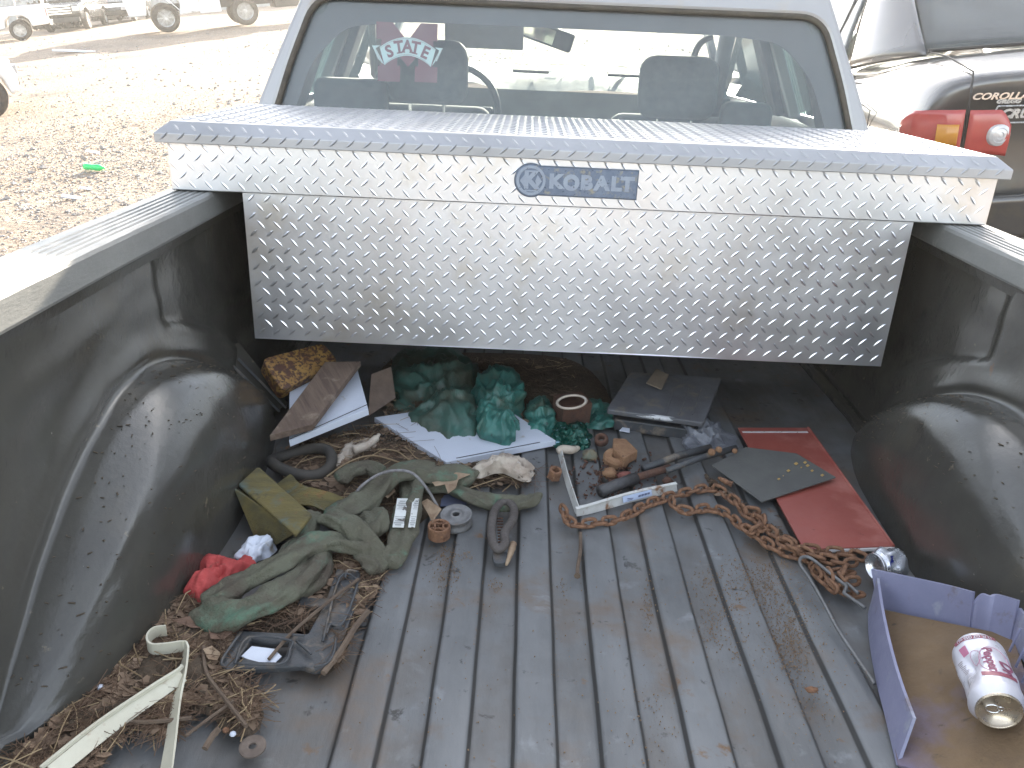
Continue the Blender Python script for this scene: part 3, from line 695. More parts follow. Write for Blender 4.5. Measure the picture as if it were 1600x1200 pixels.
rust_p = pm('pale_rust', (.32, .185, .10), (.23, .12, .065), sc=45, rough=.95, bump=.8, bsc=260, spots=[((.14, .07, .04), 90, .66, .04)])
rust_d = pm('dark_rust', (.13, .065, .042), (.08, .045, .035), sc=50, rough=.95, bump=.9, bsc=240)
steel = pm('dull_steel', (.20, .20, .20), (.14, .135, .13), sc=40, rough=.55, metal=.4, bump=.3, spots=[((.14, .08, .05), 50, .66, .05)])
whitep = pm('white_laminate', (.66, .70, .78), (.60, .64, .72), sc=5, rough=.45, spots=[((.42, .38, .32), 18, .68, .04), ((.15, .12, .1), 120, .78, .01)])
blackp = pm('black_moulded_plastic', (.060, .064, .068), (.045, .047, .05), sc=18, rough=.48, bump=.35, bsc=160, spots=[((.20, .16, .12), 30, .62, .07), ((.12, .09, .06), 12, .62, .08)])
cream = pm('cream_vinyl', (.62, .60, .48), (.54, .51, .40), sc=20, rough=.5, spots=[((.36, .26, .17), 40, .66, .06)])
wood = pm('weathered_wood', (.19, .135, .10), (.11, .075, .058), sc=10, rough=.9, bump=.8, bsc=30, stretch=(8, .8, 8), spots=[((.27, .21, .16), 20, .62, .06)])
olive = pm('olive_webbing', (.21, .165, .055), (.12, .105, .05), sc=14, rough=.85, bump=1.0, bsc=180, stretch=(.6, 3, 3), spots=[((.30, .12, .05), 13, .64, .05), ((.12, .16, .14), 16, .60, .07), ((.05, .05, .035), 30, .66, .05)])
gstrap = pm('green_sling', (.145, .150, .105), (.105, .095, .066), sc=10, rough=.88, bump=1.2, bsc=230, spots=[((.12, .22, .15), 14, .62, .07), ((.10, .08, .06), 9, .58, .08), ((.17, .16, .11), 50, .66, .06)])
dryleaf = pm('dry_leaf', (.36, .27, .18), (.24, .16, .10), sc=40, rough=.9, bump=.5, bsc=150)
husk_m = pm('pale_husk', (.52, .46, .38), (.36, .29, .23), sc=26, rough=.85, bump=.7, bsc=130, spots=[((.12, .09, .07), 45, .66, .04), ((.62, .60, .55), 20, .62, .05)])

# --- green trash bags, heaped under and in front of the box
o = crumple([(622, 560), (690, 548), (745, 575), (748, 640), (742, 695), (700, 697), (655, 672), (620, 640), (612, 600)], .066, 1, .022, 17).build('trash_bag', green_d, smooth=True)
tag(o, 'dusty dark green plastic bag heaped under the left half of the toolbox', 'plastic bag')
o = crumple([(738, 618), (770, 600), (812, 612), (818, 640), (812, 668), (800, 704), (765, 702), (742, 680)], .095, 2, .026, 19, nr=40, na=170)
o = o.build('trash_bag', green, smooth=True)
tag(o, 'bright teal crumpled plastic bag standing highest in the middle of the litter', 'plastic bag')
o = crumple([(822, 640), (850, 630), (865, 655), (866, 684), (842, 690), (826, 676)], .038, 3, .014, 26).build('bag_scrap', green, smooth=True)
tag(o, 'teal plastic flap hanging between the tall crumpled bag and the foil wrapper', 'plastic scrap')
o = crumple([(862, 650), (895, 630), (938, 632), (966, 655), (960, 668), (918, 672), (885, 664)], .042, 4, .016, 24).build('trash_bag', green, smooth=True)
tag(o, 'small crumpled teal plastic bag beside the coil, right of the foil wrapper', 'plastic bag')
foil = pm('green_foil', (.015, .10, .07), (.02, .07, .055), sc=30, rough=.18, bump=.3, metal=.5, spots=[((.25, .42, .5), 38, .62, .02)])
o = crumple([(867, 668), (905, 664), (922, 680), (918, 700), (888, 706), (866, 696)], .022, 6, .014, 30).build('snack_wrapper', foil); tag(o, 'shiny dark green foil wrapper crushed below the teal bag', 'wrapper')
# --- coil of line
m = MB()
for k in range(6):
    c = at(893, 628, .068+.0062*k); r = .033+.001*math.sin(k*2)
    m.tube([(c.x+r*math.cos(a), c.y+r*math.sin(a)*.9, c.z+.006*math.sin(a+1)) for a in np.linspace(0, 2*math.pi, 25)[:-1]], .0026, 6, closed=True)
tag(m.build('cord_coil', husk_m, smooth=True), 'small coil of tan cord lying behind the small teal bag', 'cord')
MB().box(tuple(at(893, 640, .03)), (.075, .06, .06), (.1, .0, .4)).build('x', rust_d)
bpy.data.objects['x'].name = 'carton'; tag(bpy.data.objects['carton'], 'dark brown crushed carton under the tan cord coil', 'carton')
# --- boards and panels on the left
o = slab([at(585, 652, .012), at(697, 722, .016), at(868, 688, .016), at(770, 625, .012)], .014).build('white_board', whitep)
tag(o, 'white laminated board lying flat under the teal bags', 'board')
MB().box(tuple(at(780, 703, .0175)), (.205, .0012, .001), (0, 0, math.atan2((at(865, 688)-at(697, 720)).y, (at(865, 688)-at(697, 720)).x))).build('panel_groove', pm('ink_line', (.03, .03, .03)), o)
wp = slab([at(452, 690, .055), at(575, 637, .085), at(557, 572, .10), at(452, 600, .085)], .016).build('drawer_board', whitep)
tag(wp, 'white drawer board with thin dark edge groove, propped under the wooden plank', 'board')
MB().tube([at(453, 686, .0605), at(574, 632, .0905)], .0009, 5).build('panel_groove', pm('ink_line', (.03, .03, .03)), wp)
sb_ = slab([at(421, 679, .085), at(488, 664, .09), at(563, 563, .145), at(508, 566, .14)], .016, bevel=.0015); o = sb_.build('wooden_plank', wood)
o.data.transform(sb_.M.inverted() @ Matrix.Translation(o.location)); o.location = (0, 0, 0); o.matrix_world = sb_.M
tag(o, 'short weathered brown plank resting diagonally on the white panel', 'plank')
tinm = pm('yellow_rusty_enamel', (.34, .20, .055), (.25, .13, .04), sc=16, rough=.6, bump=.4, bsc=90, spots=[((.085, .036, .024), 42, .53, .04), ((.07, .034, .024), 120, .53, .03), ((.13, .05, .025), 9, .62, .04)])
o = slab([at(442, 609, .10), at(529, 566, .12), at(506, 533, .165), at(408, 562, .15)], .045, .018, .004).build('metal_can', tinm)
tag(o, 'yellow rust-speckled flat metal can under the toolbox by the plank', 'metal can')
o = slab([at(428, 644, .02), at(452, 630, .03), at(372, 535, .17), at(335, 555, .16)], .012, .005).build('plastic_strip', liner)
tag(o, 'narrow black plastic panel leaning in the front left bed corner', 'plastic strip')
MB().tube([at(447, 637, .034), at(372, 560, .145)], .003, 6).build('panel_ridge', blackp, o)
MB().tube([at(437, 643, .028), at(352, 560, .15)], .003, 6).build('panel_ridge', blackp, o)
card = pm('wet_cardboard', (.17, .12, .09), (.10, .075, .06), sc=20, rough=.9, bump=.4)
o = slab([at(575, 650, .02), at(618, 622, .04), at(612, 572, .10), at(580, 585, .09)], .004).build('cardboard_piece', card); tag(o, 'damp brown cardboard piece between the white panel and green bag', 'cardboard')
# black hose loop behind strap
m = MB(); c = at(472, 722, .02)
m.tube([(c.x+.062*math.cos(a), c.y+.055*math.sin(a), .022+.008*math.sin(a*2)) for a in np.linspace(0, 2*math.pi, 33)[:-1]], .012, 9, closed=True)
tag(m.build('rubber_hose', rubber, smooth=True), 'loop of thick black rubber hose in shade under the white panel', 'hose')
# white rag twisted
def ribbon(P, wd, th=.0018, n=8, up=(0, 0, 1), noisea=.0, seed=0):
    """flat band following 3-D points; up gives the band's width direction"""
    Q = spline(P, n); m = MB(); N = len(Q)
    for i, p in enumerate(Q):
        t = (Q[min(i+1, N-1)]-Q[max(i-1, 0)]).normalized(); u = Vector(up(i/(N-1)) if callable(up) else up); u = (u-t*u.dot(t)).normalized(); s = t.cross(u)
        wv = wd*(1+noisea*noise.noise(Vector((i*.3, seed, 0))))
        for (a, b) in ((-.5, -.5), (-.5, .5), (.5, .5), (.5, -.5)): m.v.append(tuple(p+u*a*wv+s*b*th))
    for i in range(N-1):
        for k in range(4): m.f.append((i*4+k, i*4+(k+1) % 4, i*4+4+(k+1) % 4, i*4+4+k))
    m.f += [(0, 1, 2, 3), tuple((N-1)*4+k for k in (3, 2, 1, 0))]; return m
def sling(P, wd, fl=.42, seed=1, n=9, rough=.16, nseg=26):
    Q = spline(P, n); m = MB(); N = len(Q); a0 = None
    for i, p in enumerate(Q):
        t = (Q[min(i+1, N-1)]-Q[max(i-1, 0)]).normalized(); a = t.cross(Vector((0, 0, 1))).normalized(); b = a.cross(t)
        tw = .55*noise.noise(Vector((i*.06, seed, 2)))*2.0; ca, sa = math.cos(tw), math.sin(tw); a, b = a*ca+b*sa, b*ca-a*sa
        end = min(1, (i+.6)/3, (N-.4-i)/3)
        for k in range(nseg):
            th = 2*math.pi*k/nseg; c_, s_ = math.cos(th), math.sin(th)
            r = 1+rough*noise.noise(Vector((i*.16, c_*1.6+seed, s_*1.6)))*2+.10*noise.noise(Vector((i*.6, c_*4+seed, s_*4)))
            crease = 1-.50*math.exp(-((th-1.45-.5*noise.noise(Vector((i*.09, seed, 7))))/.33)**2)
            m.v.append(tuple(p+a*c_*wd/2*r*end+b*s_*wd/2*fl*r*crease*end))
    for i in range(N-1):
        for k in range(nseg): m.f.append((i*nseg+k, i*nseg+(k+1) % nseg, (i+1)*nseg+(k+1) % nseg, (i+1)*nseg+k))
    m.f += [tuple(range(nseg))[::-1], tuple((N-1)*nseg+k for k in range(nseg))]; return m
sl = thing('lifting_sling', 'long dirty green fabric sling tangled in loops across the left of the bed', 'sling', at(560, 830, 0))
segs = [([(528, 752, .025), (548, 737, .035), (575, 730, .035), (597, 742, .03)], .034, 3),
        ([(508, 812, .04), (560, 790, .04), (585, 768, .045), (612, 745, .05), (645, 735, .045), (680, 742, .04), (715, 742, .03), (740, 752, .025)], .050, 5),
        ([(660, 762, .012), (700, 762, .018), (745, 778, .018), (790, 786, .016), (825, 783, .016), (836, 774, .014)], .034, 7),
        ([(640, 748, .02), (643, 775, .03), (636, 800, .034), (630, 830, .03), (620, 860, .022), (603, 884, .014)], .044, 9),
        ([(508, 806, .05), (528, 812, .055), (552, 826, .05), (570, 850, .035), (585, 878, .02), (597, 893, .012)], .046, 11),
        ([(580, 800, .035), (588, 815, .04), (578, 828, .035), (560, 838, .03)], .044, 12),
        ([(585, 858, .03), (548, 852, .035), (512, 846, .045), (482, 852, .050), (450, 872, .045), (415, 892, .04), (380, 908, .034), (345, 930, .028), (318, 948, .02)], .040, 14),
        ([(312, 950, .018), (335, 962, .022), (375, 958, .026), (412, 942, .030), (448, 918, .034), (480, 892, .032), (492, 862, .028), (488, 835, .024)], .050, 16),
        ([(438, 878, .02), (455, 852, .03), (478, 836, .035), (486, 812, .045), (492, 800, .05)], .030, 18),
        ([(452, 925, .014), (480, 915, .016), (500, 890, .018), (498, 862, .018)], .040, 20)]
for P, wd, sd_ in segs: sling(pxpath(P), wd*1.10, .62 if wd < .045 else .55, sd_).build('sling_loop', gstrap, sl, smooth=True)
labm = pm('worn_white_label', (.66, .68, .66), (.55, .55, .52), sc=30, rough=.7, spots=[((.12, .11, .10), 60, .60, .02)])
for (dx, ww) in ((-10, .020), (11, .012)):
    lb = ribbon(pxpath([(639+dx, 779, .046), (636+dx, 800, .0475), (632+dx, 824, .043)]), ww, .001, up=(1, .1, 0)).build('printed_label', labm, sl)
    for k in range(13):
        t = k/12; p = at(640+dx-7*t+(-1 if dx < 0 else 0), 783+37*t, .0488-.003*t); MB().box(tuple(p), (ww*(.55+.3*((k*7) % 3)/2), .0011, .0006), (0, 0, .05)).build('print_line', pm('print_ink', (.10, .10, .10), (.2, .2, .2)), lb)
# folded olive strap
fs_ = thing('ratchet_strap', 'folded bundle of wide yellow-olive webbing by the left wheel housing', 'strap', at(425, 815, 0))
for k in range(4):
    dz = .012*k
    P = [at(372+1*k, 756, .062-dz), at(402+1*k, 729, .066-dz), at(488, 803, .060-dz), at(462, 836, .056-dz)]
    slab(P, .0075, .006, .0028).build('webbing_fold', olive, fs_)
for k in range(3):
    P0_ = [at(372+k*4, 760+k*5, .058-.012*k), at(385+k*8, 815+k*4, .035-.009*k), at(400+k*13, 838, .006)]
    slab([at(374+k*3, 762+k*2, .056-.008*k), at(455, 832, .052-.008*k), at(440-k*2, 850, .004), at(388+k*6, 842-k*4, .004)], .004, .004, .001).build('webbing_fold', olive, fs_)
o = ribbon(pxpath([(440, 752, .03), (465, 772, .034), (500, 780, .034), (550, 800, .02)]), .042, .004, up=lambda t: (.3, 1, .35), noisea=.12).build('webbing_strap', olive)
tag(o, 'loose length of olive webbing lying flat behind the sling loop', 'strap')
redc = pm('red_cloth', (.50, .075, .07), (.38, .055, .05), sc=30, rough=.85, bump=.7, bsc=120, spots=[((.2, .07, .05), 24, .66, .05)])
o = crumple([(294, 935), (315, 905), (322, 880), (345, 873), (362, 890), (395, 870), (392, 890), (350, 918), (318, 945)], .045, 9, .016, 24).build('red_rag', redc, smooth=True); tag(o, 'faded red cloth rag beside the green sling loop', 'rag')
o = crumple([(372, 872), (392, 856), (425, 853), (428, 864), (402, 880), (380, 892)], .035, 10, .010, 30).build('white_wrapper', whitep, smooth=True); tag(o, 'scrap of white plastic wrapper behind the red rag', 'wrapper')
# husks and dry leaves
o = crumple([(515, 730), (535, 705), (560, 688), (588, 690), (580, 705), (548, 718), (524, 738)], .024, 12, .010, 30).build('dried_husk', husk_m, smooth=True); tag(o, 'curled pale dried husk below the white panel corner', 'husk')
MB().tube(spline([at(552, 704, .025), at(575, 695, .03), at(590, 682, .04), at(592, 678, .045)], 5), [.010]*5+[.008]*5+[.004]*6, 8).build('stalk', husk_m, o, smooth=True)
o = crumple([(735, 740), (760, 722), (800, 715), (830, 724), (832, 748), (815, 752), (780, 740), (750, 748)], .028, 13, .012, 28, z=.02).build('dried_husk', husk_m, smooth=True); tag(o, 'frayed pale husk lying on the sling below the teal bag', 'husk')
def leaf(pts, z, nm, mat, label, amp=.006):
    P = [at(q[0], q[1], z) for q in pts]; c = sum(P, Vector())/len(P); m = MB(); n = len(P)
    for t in (0.02, .35, .7, 1.):
        for p in P:
            q = c+(p-c)*t; m.v.append((q.x, q.y, q.z+amp*(1+noise.noise(q*60))*t))
    for i in range(3):
        for k in range(n): m.f.append((i*n+k, i*n+(k+1) % n, (i+1)*n+(k+1) % n, (i+1)*n+k))
    o = m.build(nm, mat, solid=.0006); tag(o, label, 'leaf'); return o
leaf([(672, 752), (690, 748), (698, 738), (718, 742), (735, 744), (716, 753), (712, 768), (700, 775), (695, 760), (680, 762)][::1], .035, 'oak_leaf', dryleaf, 'pale lobed dry leaf lying across the green sling')
leaf([(355, 1095), (372, 1090), (378, 1082), (392, 1088), (405, 1095), (396, 1102), (400, 1112), (385, 1108), (378, 1114), (366, 1104)], .004, 'oak_leaf', dryleaf, 'tan curled leaf on the needles below the black bracket')
leaf([(318, 1020), (332, 1014), (345, 1024), (340, 1036), (326, 1035)], .012, 'oak_leaf', dryleaf, 'small round tan leaf at the left end of the black bracket')
leaf([(270, 975), (300, 970), (330, 972), (345, 966), (340, 984), (362, 975), (370, 985), (350, 1002), (330, 1003), (325, 985), (300, 984)], .012, 'oak_leaf', pm('brown_leaf', (.20, .125, .09), (.15, .09, .06), sc=40, rough=.9, bump=.5), 'long brown oak leaf between the red rag and black bracket')
leaf([(600, 765), (612, 758), (618, 772), (606, 782), (598, 778)], .03, 'oak_leaf', dryleaf, 'small torn leaf inside the sling loop left of the label')
leaf([(658, 788), (668, 785), (684, 795), (690, 800), (680, 812), (676, 822), (668, 806)], .02, 'oak_leaf', dryleaf, 'pointed dry leaf standing between the label and the pulley')
# thin cable arc
o = MB().tube(spline([at(552, 782, .03), at(562, 762, .06), at(590, 742, .075), at(620, 735, .085), at(645, 740, .085), at(666, 762, .06), at(684, 792, .02)], 7), .0028, 7).build('bungee_cord', pm('grey_cord', (.26, .25, .25), (.15, .14, .14), sc=90, rough=.8, bump=.5), smooth=True)
tag(o, 'thin grey cord arching over the green sling', 'cord')
o = slab([at(688, 790, .003), at(690, 775, .003), at(712, 768, .003), at(730, 780, .003), at(728, 790, .003)], .003).build('blue_plastic_piece', pm('dusty_blue_plastic', (.11, .13, .20), (.09, .10, .15), sc=15, rough=.6)); tag(o, 'dusty blue plastic piece lying behind the pulley', 'plastic piece')
# pulley
pc = at(713, 811, .012); MP = frame3(pc, (1, -.05, .05), (0, 1, .14))
pl = MB().lathe([(.0065, .012), (.009, .0145), (.0125, .013), (.014, .0105), (.024, .0095), (.0285, .0125), (.0305, .012), (.0305, .009), (.0275, .006), (.0265, .002), (.0275, -.003), (.0305, -.006), (.0305, -.011), (.028, -.012), (.0065, -.012), (.0065, .012)], 40, MP).build('pulley', steel, smooth=True)
for md_ in (): pass
tag(pl, 'dull grooved metal pulley lying beside the rusty square-hole cap', 'pulley')
# rusty cap with cross bars
pc = at(686, 838, .0); cap = thing('drive_socket', 'orange rusty round socket with a square hole in front of the pulley', 'socket', pc)
MC2 = frame3(pc, (1, .05, 0), (0, 1, .06))
MB().lathe([(.0165, .024), (.0185, .0255), (.0205, .025), (.0212, .022), (.0212, .012), (.0203, .011), (.0203, .008), (.0208, .007), (.0208, .001), (.019, 0), (.0165, .001), (.0165, .024)], 36, MC2).build('cap_ring', rust, cap)
m = MB(); m.lathe([(.001, .010), (.0165, .010)], 20, MC2)
for c, d, a in (((0, .0075), (.032, .0032), 0), ((0, -.0075), (.032, .0032), 0), ((.0075, 0), (.0032, .018), 0), ((-.0075, 0), (.0032, .018), 0)): m.box((c[0], c[1], .0185), (d[0], d[1], .012), None, MC2)
m.build('cap_cross', rust, cap)
for k in (0, 1, 2, 3):
    a = k*1.57+.78; MB().lathe([(.0018, .024), (.0034, .0255), (.0045, .024), (.0034, .022), (.0018, .024)], 12, MC2 @ Matrix.Translation((.0125*math.cos(a), .0125*math.sin(a), 0))).build('cap_lug', rust, cap)
# dark hook / clevis
hk = thing('strap_hook', 'dark worn steel hook with fork opening, in front of the sling end', 'hook', at(785, 845, 0))
MB().tube(spline(pxpath([(783, 785, .02), (772, 800, .024), (768, 830, .022), (771, 850, .018), (779, 858, .014), (789, 850, .018), (789, 832, .022), (801, 812, .024), (803, 795, .022), (795, 785, .02), (783, 785, .02)]), 6), .0085, 8, flat=.8).build('hook_frame', pm('dark_worn_steel', (.10, .088, .08), (.075, .062, .055), sc=30, rough=.7, bump=.8, bsc=140), hk, smooth=True)
m = MB()
for k in range(9): m.box(tuple(at(781+k*.3, 810+k*4.6, .016)), (.012, .0016, .003), (0, 0, .1))
m.build('spring', rust_d, hk)
slab([at(768, 862, .008), at(772, 880, .006), at(790, 880, .006), at(794, 862, .008)], .008, .006).build('hook_end', blackp, hk)
o = MB().tube(spline(pxpath([(802, 850, .008), (799, 860, .009), (796, 870, .008), (791, 883, .006)]), 5), [.007, .0065, .006, .0065, .007, .006, .0055, .006, .005, .005, .0045, .004, .004, .0035, .003, .002], 8).build('twig_stub', dryleaf, smooth=True); tag(o, 'short broken twig stub with pale tip right of the hook', 'twig')
o = MB().tube(spline(pxpath([(907, 833, .008), (907, 860, .006), (903, 885, .005), (902, 900, .005)]), 5), [.0034]*14+[.0045, .006], 7).build('stick', pm('bark', (.16, .115, .08), (.10, .07, .05), sc=40, rough=.9, bump=.6)); tag(o, 'thin straight stick pointing down from the chain', 'stick')

# white L-shaped trim with sticker
tr = thing('metal_trim', 'thin white bent metal trim, L-shaped, with a barcode sticker, behind the chain', 'trim strip', at(905, 800, 0))
wm = pm('chipped_white_enamel', (.60, .60, .57), (.50, .49, .45), sc=25, rough=.5, spots=[((.25, .14, .08), 30, .62, .05)])
ribbon(pxpath([(874, 702, .010), (885, 745, .010), (893, 770, .010), (902, 797, .008)]), .018, .0022, n=3, up=(.3, 0, 1)).build('trim_leg', wm, tr)
ribbon(pxpath([(900, 799, .008), (925, 794, .009), (990, 776, .010), (1057, 760, .012)]), .020, .0022, n=4, up=(0, .45, 1)).build('trim_leg', wm, tr)
ribbon(pxpath([(900, 795, .016), (925, 788, .018), (990, 769, .019), (1057, 755, .021)]), .007, .0020, n=4, up=(0, 1, .1)).build('trim_flange', wm, tr)
sk = ribbon(pxpath([(973, 780.5, .0122), (995, 775, .0125), (1018, 769, .013)]), .0125, .0008, n=3, up=(0, .45, 1))
sk.v = [(v[0], v[1]-.0026, v[2]+.001) for v in sk.v]; sk = sk.build('barcode_sticker', pm('sticker_blue_white', (.50, .58, .74), (.46, .54, .70), rough=.4), tr)
for k in range(12):
    p = at(997+k*1.55, 775.2-k*.42, .0125); MB().box((p.x, p.y-.0036, p.z+.001), (.0006+.0007*((k*5) % 3)/2, .0006, .0095), (.42, 0, 0)).build('barcode_bar', pm('ink_blue', (.05, .06, .16)), sk)
for k in range(3):
    p = at(984, 778+(k-1)*2.4, .0125); MB().box((p.x, p.y-.0036, p.z+.001), (.018-.004*k, .0006, .0012), (.42, 0, .22)).build('print_line', pm('ink_blue', (.05, .06, .16)), sk)
# pipe / jack handle
jh = thing('jack_handle', 'black and rust steel jack handle lying diagonally behind the white trim', 'jack handle', at(1030, 745, 0))
MB().tube([at(938, 768, .012), at(993, 747, .013)], .0125, 14).build('socket_end', pm('grey_black_steel', (.075, .075, .078), (.05, .045, .042), sc=30, rough=.6, bump=.5), jh, smooth=True)
MB().tube([at(992, 747, .014), at(1046, 731, .016)], .0085, 10).build('rusty_shaft', rust_d, jh, smooth=True)
MB().tube([at(1040, 736, .015), at(1092, 716, .022), at(1150, 700, .03)], .0075, 10).build('shaft', blackp, jh, smooth=True)
MB().tube([at(1005, 733, .010), at(1060, 712, .018), at(1110, 700, .025)], .009, 10).build('side_bar', blackp, jh, smooth=True)
for q, r in (((1112, 707), .009), ((1123, 703), .008), ((1148, 705), .0065)): MB().lathe([(.001, r), (r*.8, r*.7), (r, 0), (r*.8, -r*.5)], 7, Matrix.Translation(at(q[0], q[1], .034))).build('bolt_head', rust_p, jh)
# gray crumpled bag
o = crumple([(1058, 668), (1088, 660), (1120, 668), (1150, 682), (1148, 702), (1115, 706), (1095, 712), (1072, 700)], .04, 21, .018, 20).build('grey_bag', pm('grey_film', (.19, .20, .22), (.13, .135, .15), sc=20, rough=.38, bump=.6, bsc=60)); tag(o, 'crumpled translucent grey plastic bag in front of the battery tray', 'plastic bag')
# battery tray / grey mat
bt_ = thing('plastic_tray', 'grey moulded plastic tray with a bright worn front edge under the toolbox', 'tray', at(1030, 640, 0))
slab([at(947, 640, .055), at(1100, 660, .055), at(1128, 590, .085), at(985, 580, .085)], .014, .01, .003).build('tray_top', pm('grey_moulded', (.12, .125, .135), (.09, .09, .095), sc=14, rough=.5, bump=.3, spots=[((.17, .15, .12), 20, .62, .08)]), bt_)
MB().tube([at(950, 640, .048), at(985, 646, .050), at(1040, 654, .050), at(1092, 659, .048)], .0062, 10).build('tray_edge', pm('bright_edge', (.62, .63, .64), (.4, .4, .4), sc=18, rough=.3, spots=[((.10, .10, .10), 30, .62, .05)]), bt_, smooth=True)
slab([at(960, 655, .025), at(1085, 672, .025), at(1100, 650, .03), at(955, 634, .03)], .03, .006, .003).build('tray_base', blackp, bt_)
for u in (1040, 1062, 1082): MB().tube([at(u, 648, .066), at(u+14, 607, .083)], .0016, 5).build('tray_rib', MATS['grey_moulded'], bt_)
o = slab([at(1010, 598, .092), at(1034, 608, .089), at(1045, 585, .098), at(1025, 576, .101)], .003).build('cardboard_patch', pm('tan_card', (.23, .18, .13), (.19, .15, .11), sc=20, rough=.9)); tag(o, 'small square of tan cardboard on the grey plastic tray', 'cardboard')
# rusty hardware
def ringm(px, py, r, ri, h, nm, mat, label, z=0., tilt=(0, 0), cat='metal ring'):
    c = at(px, py, z); M = Matrix.Translation(c) @ Euler((tilt[0], tilt[1], 0)).to_matrix().to_4x4()
    o = MB().lathe([(ri, 0), (ri, h*.85), (ri+.002, h), (r-.003, h), (r, h*.75), (r, h*.15), (r-.002, 0), (ri, 0)], 30, M).build(nm, mat); tag(o, label, cat); return o
ringm(962, 722, .029, .010, .020, 'rusty_ring', rust_p, 'thick pale-rust ring, the largest, standing by the wooden-looking block', .002, (.2, 0))
ringm(940, 690, .016, .007, .016, 'rusty_bushing', rust_d, 'small dark rusty bushing behind the thick ring', .01, (.5, -.2), 'bushing')
ringm(395, 1168, .017, .005, .004, 'washer', pm('dusty_washer', (.16, .125, .10), (.11, .085, .07), sc=40, rough=.9), 'dusty round washer on the floor at the bottom left', .001, (.1, 0), 'washer')
o = slab([at(958, 702, .03), at(975, 716, .03), at(997, 704, .03), at(978, 685, .032), at(958, 684, .032)], .022, .004, .002).build('rusty_block', rust_p); tag(o, 'pale rusty angular metal block behind the thick ring', 'metal block')
nb = thing('rusty_nut', 'rusty castle nut left of the white trim corner', 'nut', at(865, 746, 0))
Mn = Matrix.Translation(at(865, 746, .0)) @ Euler((.25, .1, .3)).to_matrix().to_4x4()
MB().lathe([(.008, 0), (.008, .013), (.0150, .013), (.0155, .001), (.008, 0)], 6, Mn).build('nut_body', rust, nb)
MB().lathe([(.008, .013), (.008, .022), (.0135, .0215), (.0135, .013)], 14, Mn).build('nut_crown', rust, nb)
for nm, q, s, mt, lb, ct in (('rust_lump', (953, 740), (.016, .013, .012), rust_p, 'round pale rust lump in front of the thick ring', 'rust lump'), ('rust_lump', (978, 745), (.020, .013, .011), pm('red_rust', (.25, .09, .07), (.17, .065, .05), sc=50, rough=.9, bump=.8), 'reddish rust lump beside the jack handle socket', 'rust lump'),
                             ('moss_lump', (922, 712), (.018, .014, .013), pm('verdigris', (.13, .165, .13), (.20, .13, .07), sc=40, rough=.9, bump=.8), 'greenish corroded lump beside the white nozzle', 'corroded lump'), ('rust_flake', (1043, 752), (.011, .008, .008), rust_d, 'small dark rust chunk under the jack handle', 'rust chunk'), ('rust_flake', (1268, 1078), (.009, .005, .004), rust, 'single orange rust flake on the ribs right of centre', 'rust flake')):
    c = at(*q, s[2]*.7); m = MB(); n = 14
    for i in range(9):
        for k in range(n):
            a, b = 6.283*k/n, math.pi*i/8; d = Vector((math.sin(b)*math.cos(a), math.sin(b)*math.sin(a), math.cos(b))); r = 1+.55*noise.noise(d*1.7+Vector(q+(0,)))+.2*noise.noise(d*5)
            m.v.append((c.x+d.x*s[0]*r, c.y+d.y*s[1]*r, c.z+d.z*s[2]*r))
    for i in range(8):
        for k in range(n): m.f.append((i*n+k, i*n+(k+1) % n, (i+1)*n+(k+1) % n, (i+1)*n+k))
    tag(m.build(nm, mt, smooth=True), lb, ct)
o = MB().tube(spline(pxpath([(871, 706, .012), (880, 702, .016), (893, 703, .016), (904, 700, .014)]), 5), [.006, .008, .009, .0095, .010, .010, .010, .010, .010, .010, .0095, .009, .008, .007, .006, .005], 12).build('white_nozzle', husk_m, smooth=True); tag(o, 'cream rounded plastic nozzle at the far end of the white trim', 'nozzle')
o = slab([at(968, 672, .006), at(984, 675, .006), at(984, 667, .006), at(975, 665, .006)], .003).build('white_chip', whitep); tag(o, 'small white plastic chip in the shade right of the teal bag', 'plastic chip')
o = MB().tube(spline(pxpath([(1122, 746, .03), (1135, 753, .028), (1144, 757, .026)]), 4), [.002, .004, .005, .0055, .006, .0055, .0055, .006, .008], 8).build('rusty_pin', rust, smooth=True); tag(o, 'orange rusty pin lying at the left edge of the black rubber mat', 'pin')
# litter of rust pieces
m = MB(); rn = random.Random(31)
for k in range(220):
    px, py = rn.gauss(962, 34), rn.gauss(748, 14)
    c = at(px, py, .003); s = rn.uniform(.001, .0045); m.box(tuple(c), (s*rn.uniform(1, 4), s, s), (rn.random(), rn.random(), rn.random()*6))
tag(part(m.build('rust_debris', rust_d), kind='stuff'), 'fine rust crumbs scattered around the rusty hardware', 'debris')

# red tray and mat
redp = pm('red_enamel', (.33, .085, .065), (.28, .072, .055), sc=6, rough=.42, spots=[((.42, .16, .13), 8, .60, .08), ((.20, .05, .04), 30, .68, .04), ((.5, .35, .3), 110, .76, .012)])
rp = thing('red_metal_panel', 'long red painted metal panel with white ends beside the right wheel housing', 'panel', at(1275, 770, 0))
q = [at(1256, 858, .016), at(1396, 853, .016), at(1263, 668, .016), at(1153, 668, .016)]
slab(q, .004, .002).build('panel_face', redp, rp)
wh = pm('white_edge', (.62, .60, .60), (.52, .48, .45), sc=30, rough=.5, spots=[((.14, .10, .07), 60, .64, .04)])
MB().tube([at(1258, 861, .010), at(1396, 857, .010)], .0055, 8, flat=.8).build('panel_end', wh, rp)
ribbon([at(1160, 675, .0172), at(1262, 675, .0172)], .007, .001, n=3, up=(0, 1, 0)).build('white_stripe', wh, rp)
MB().tube([at(1396, 853, .017), at(1263, 668, .017)], .003, 6).build('panel_lip', redp, rp)
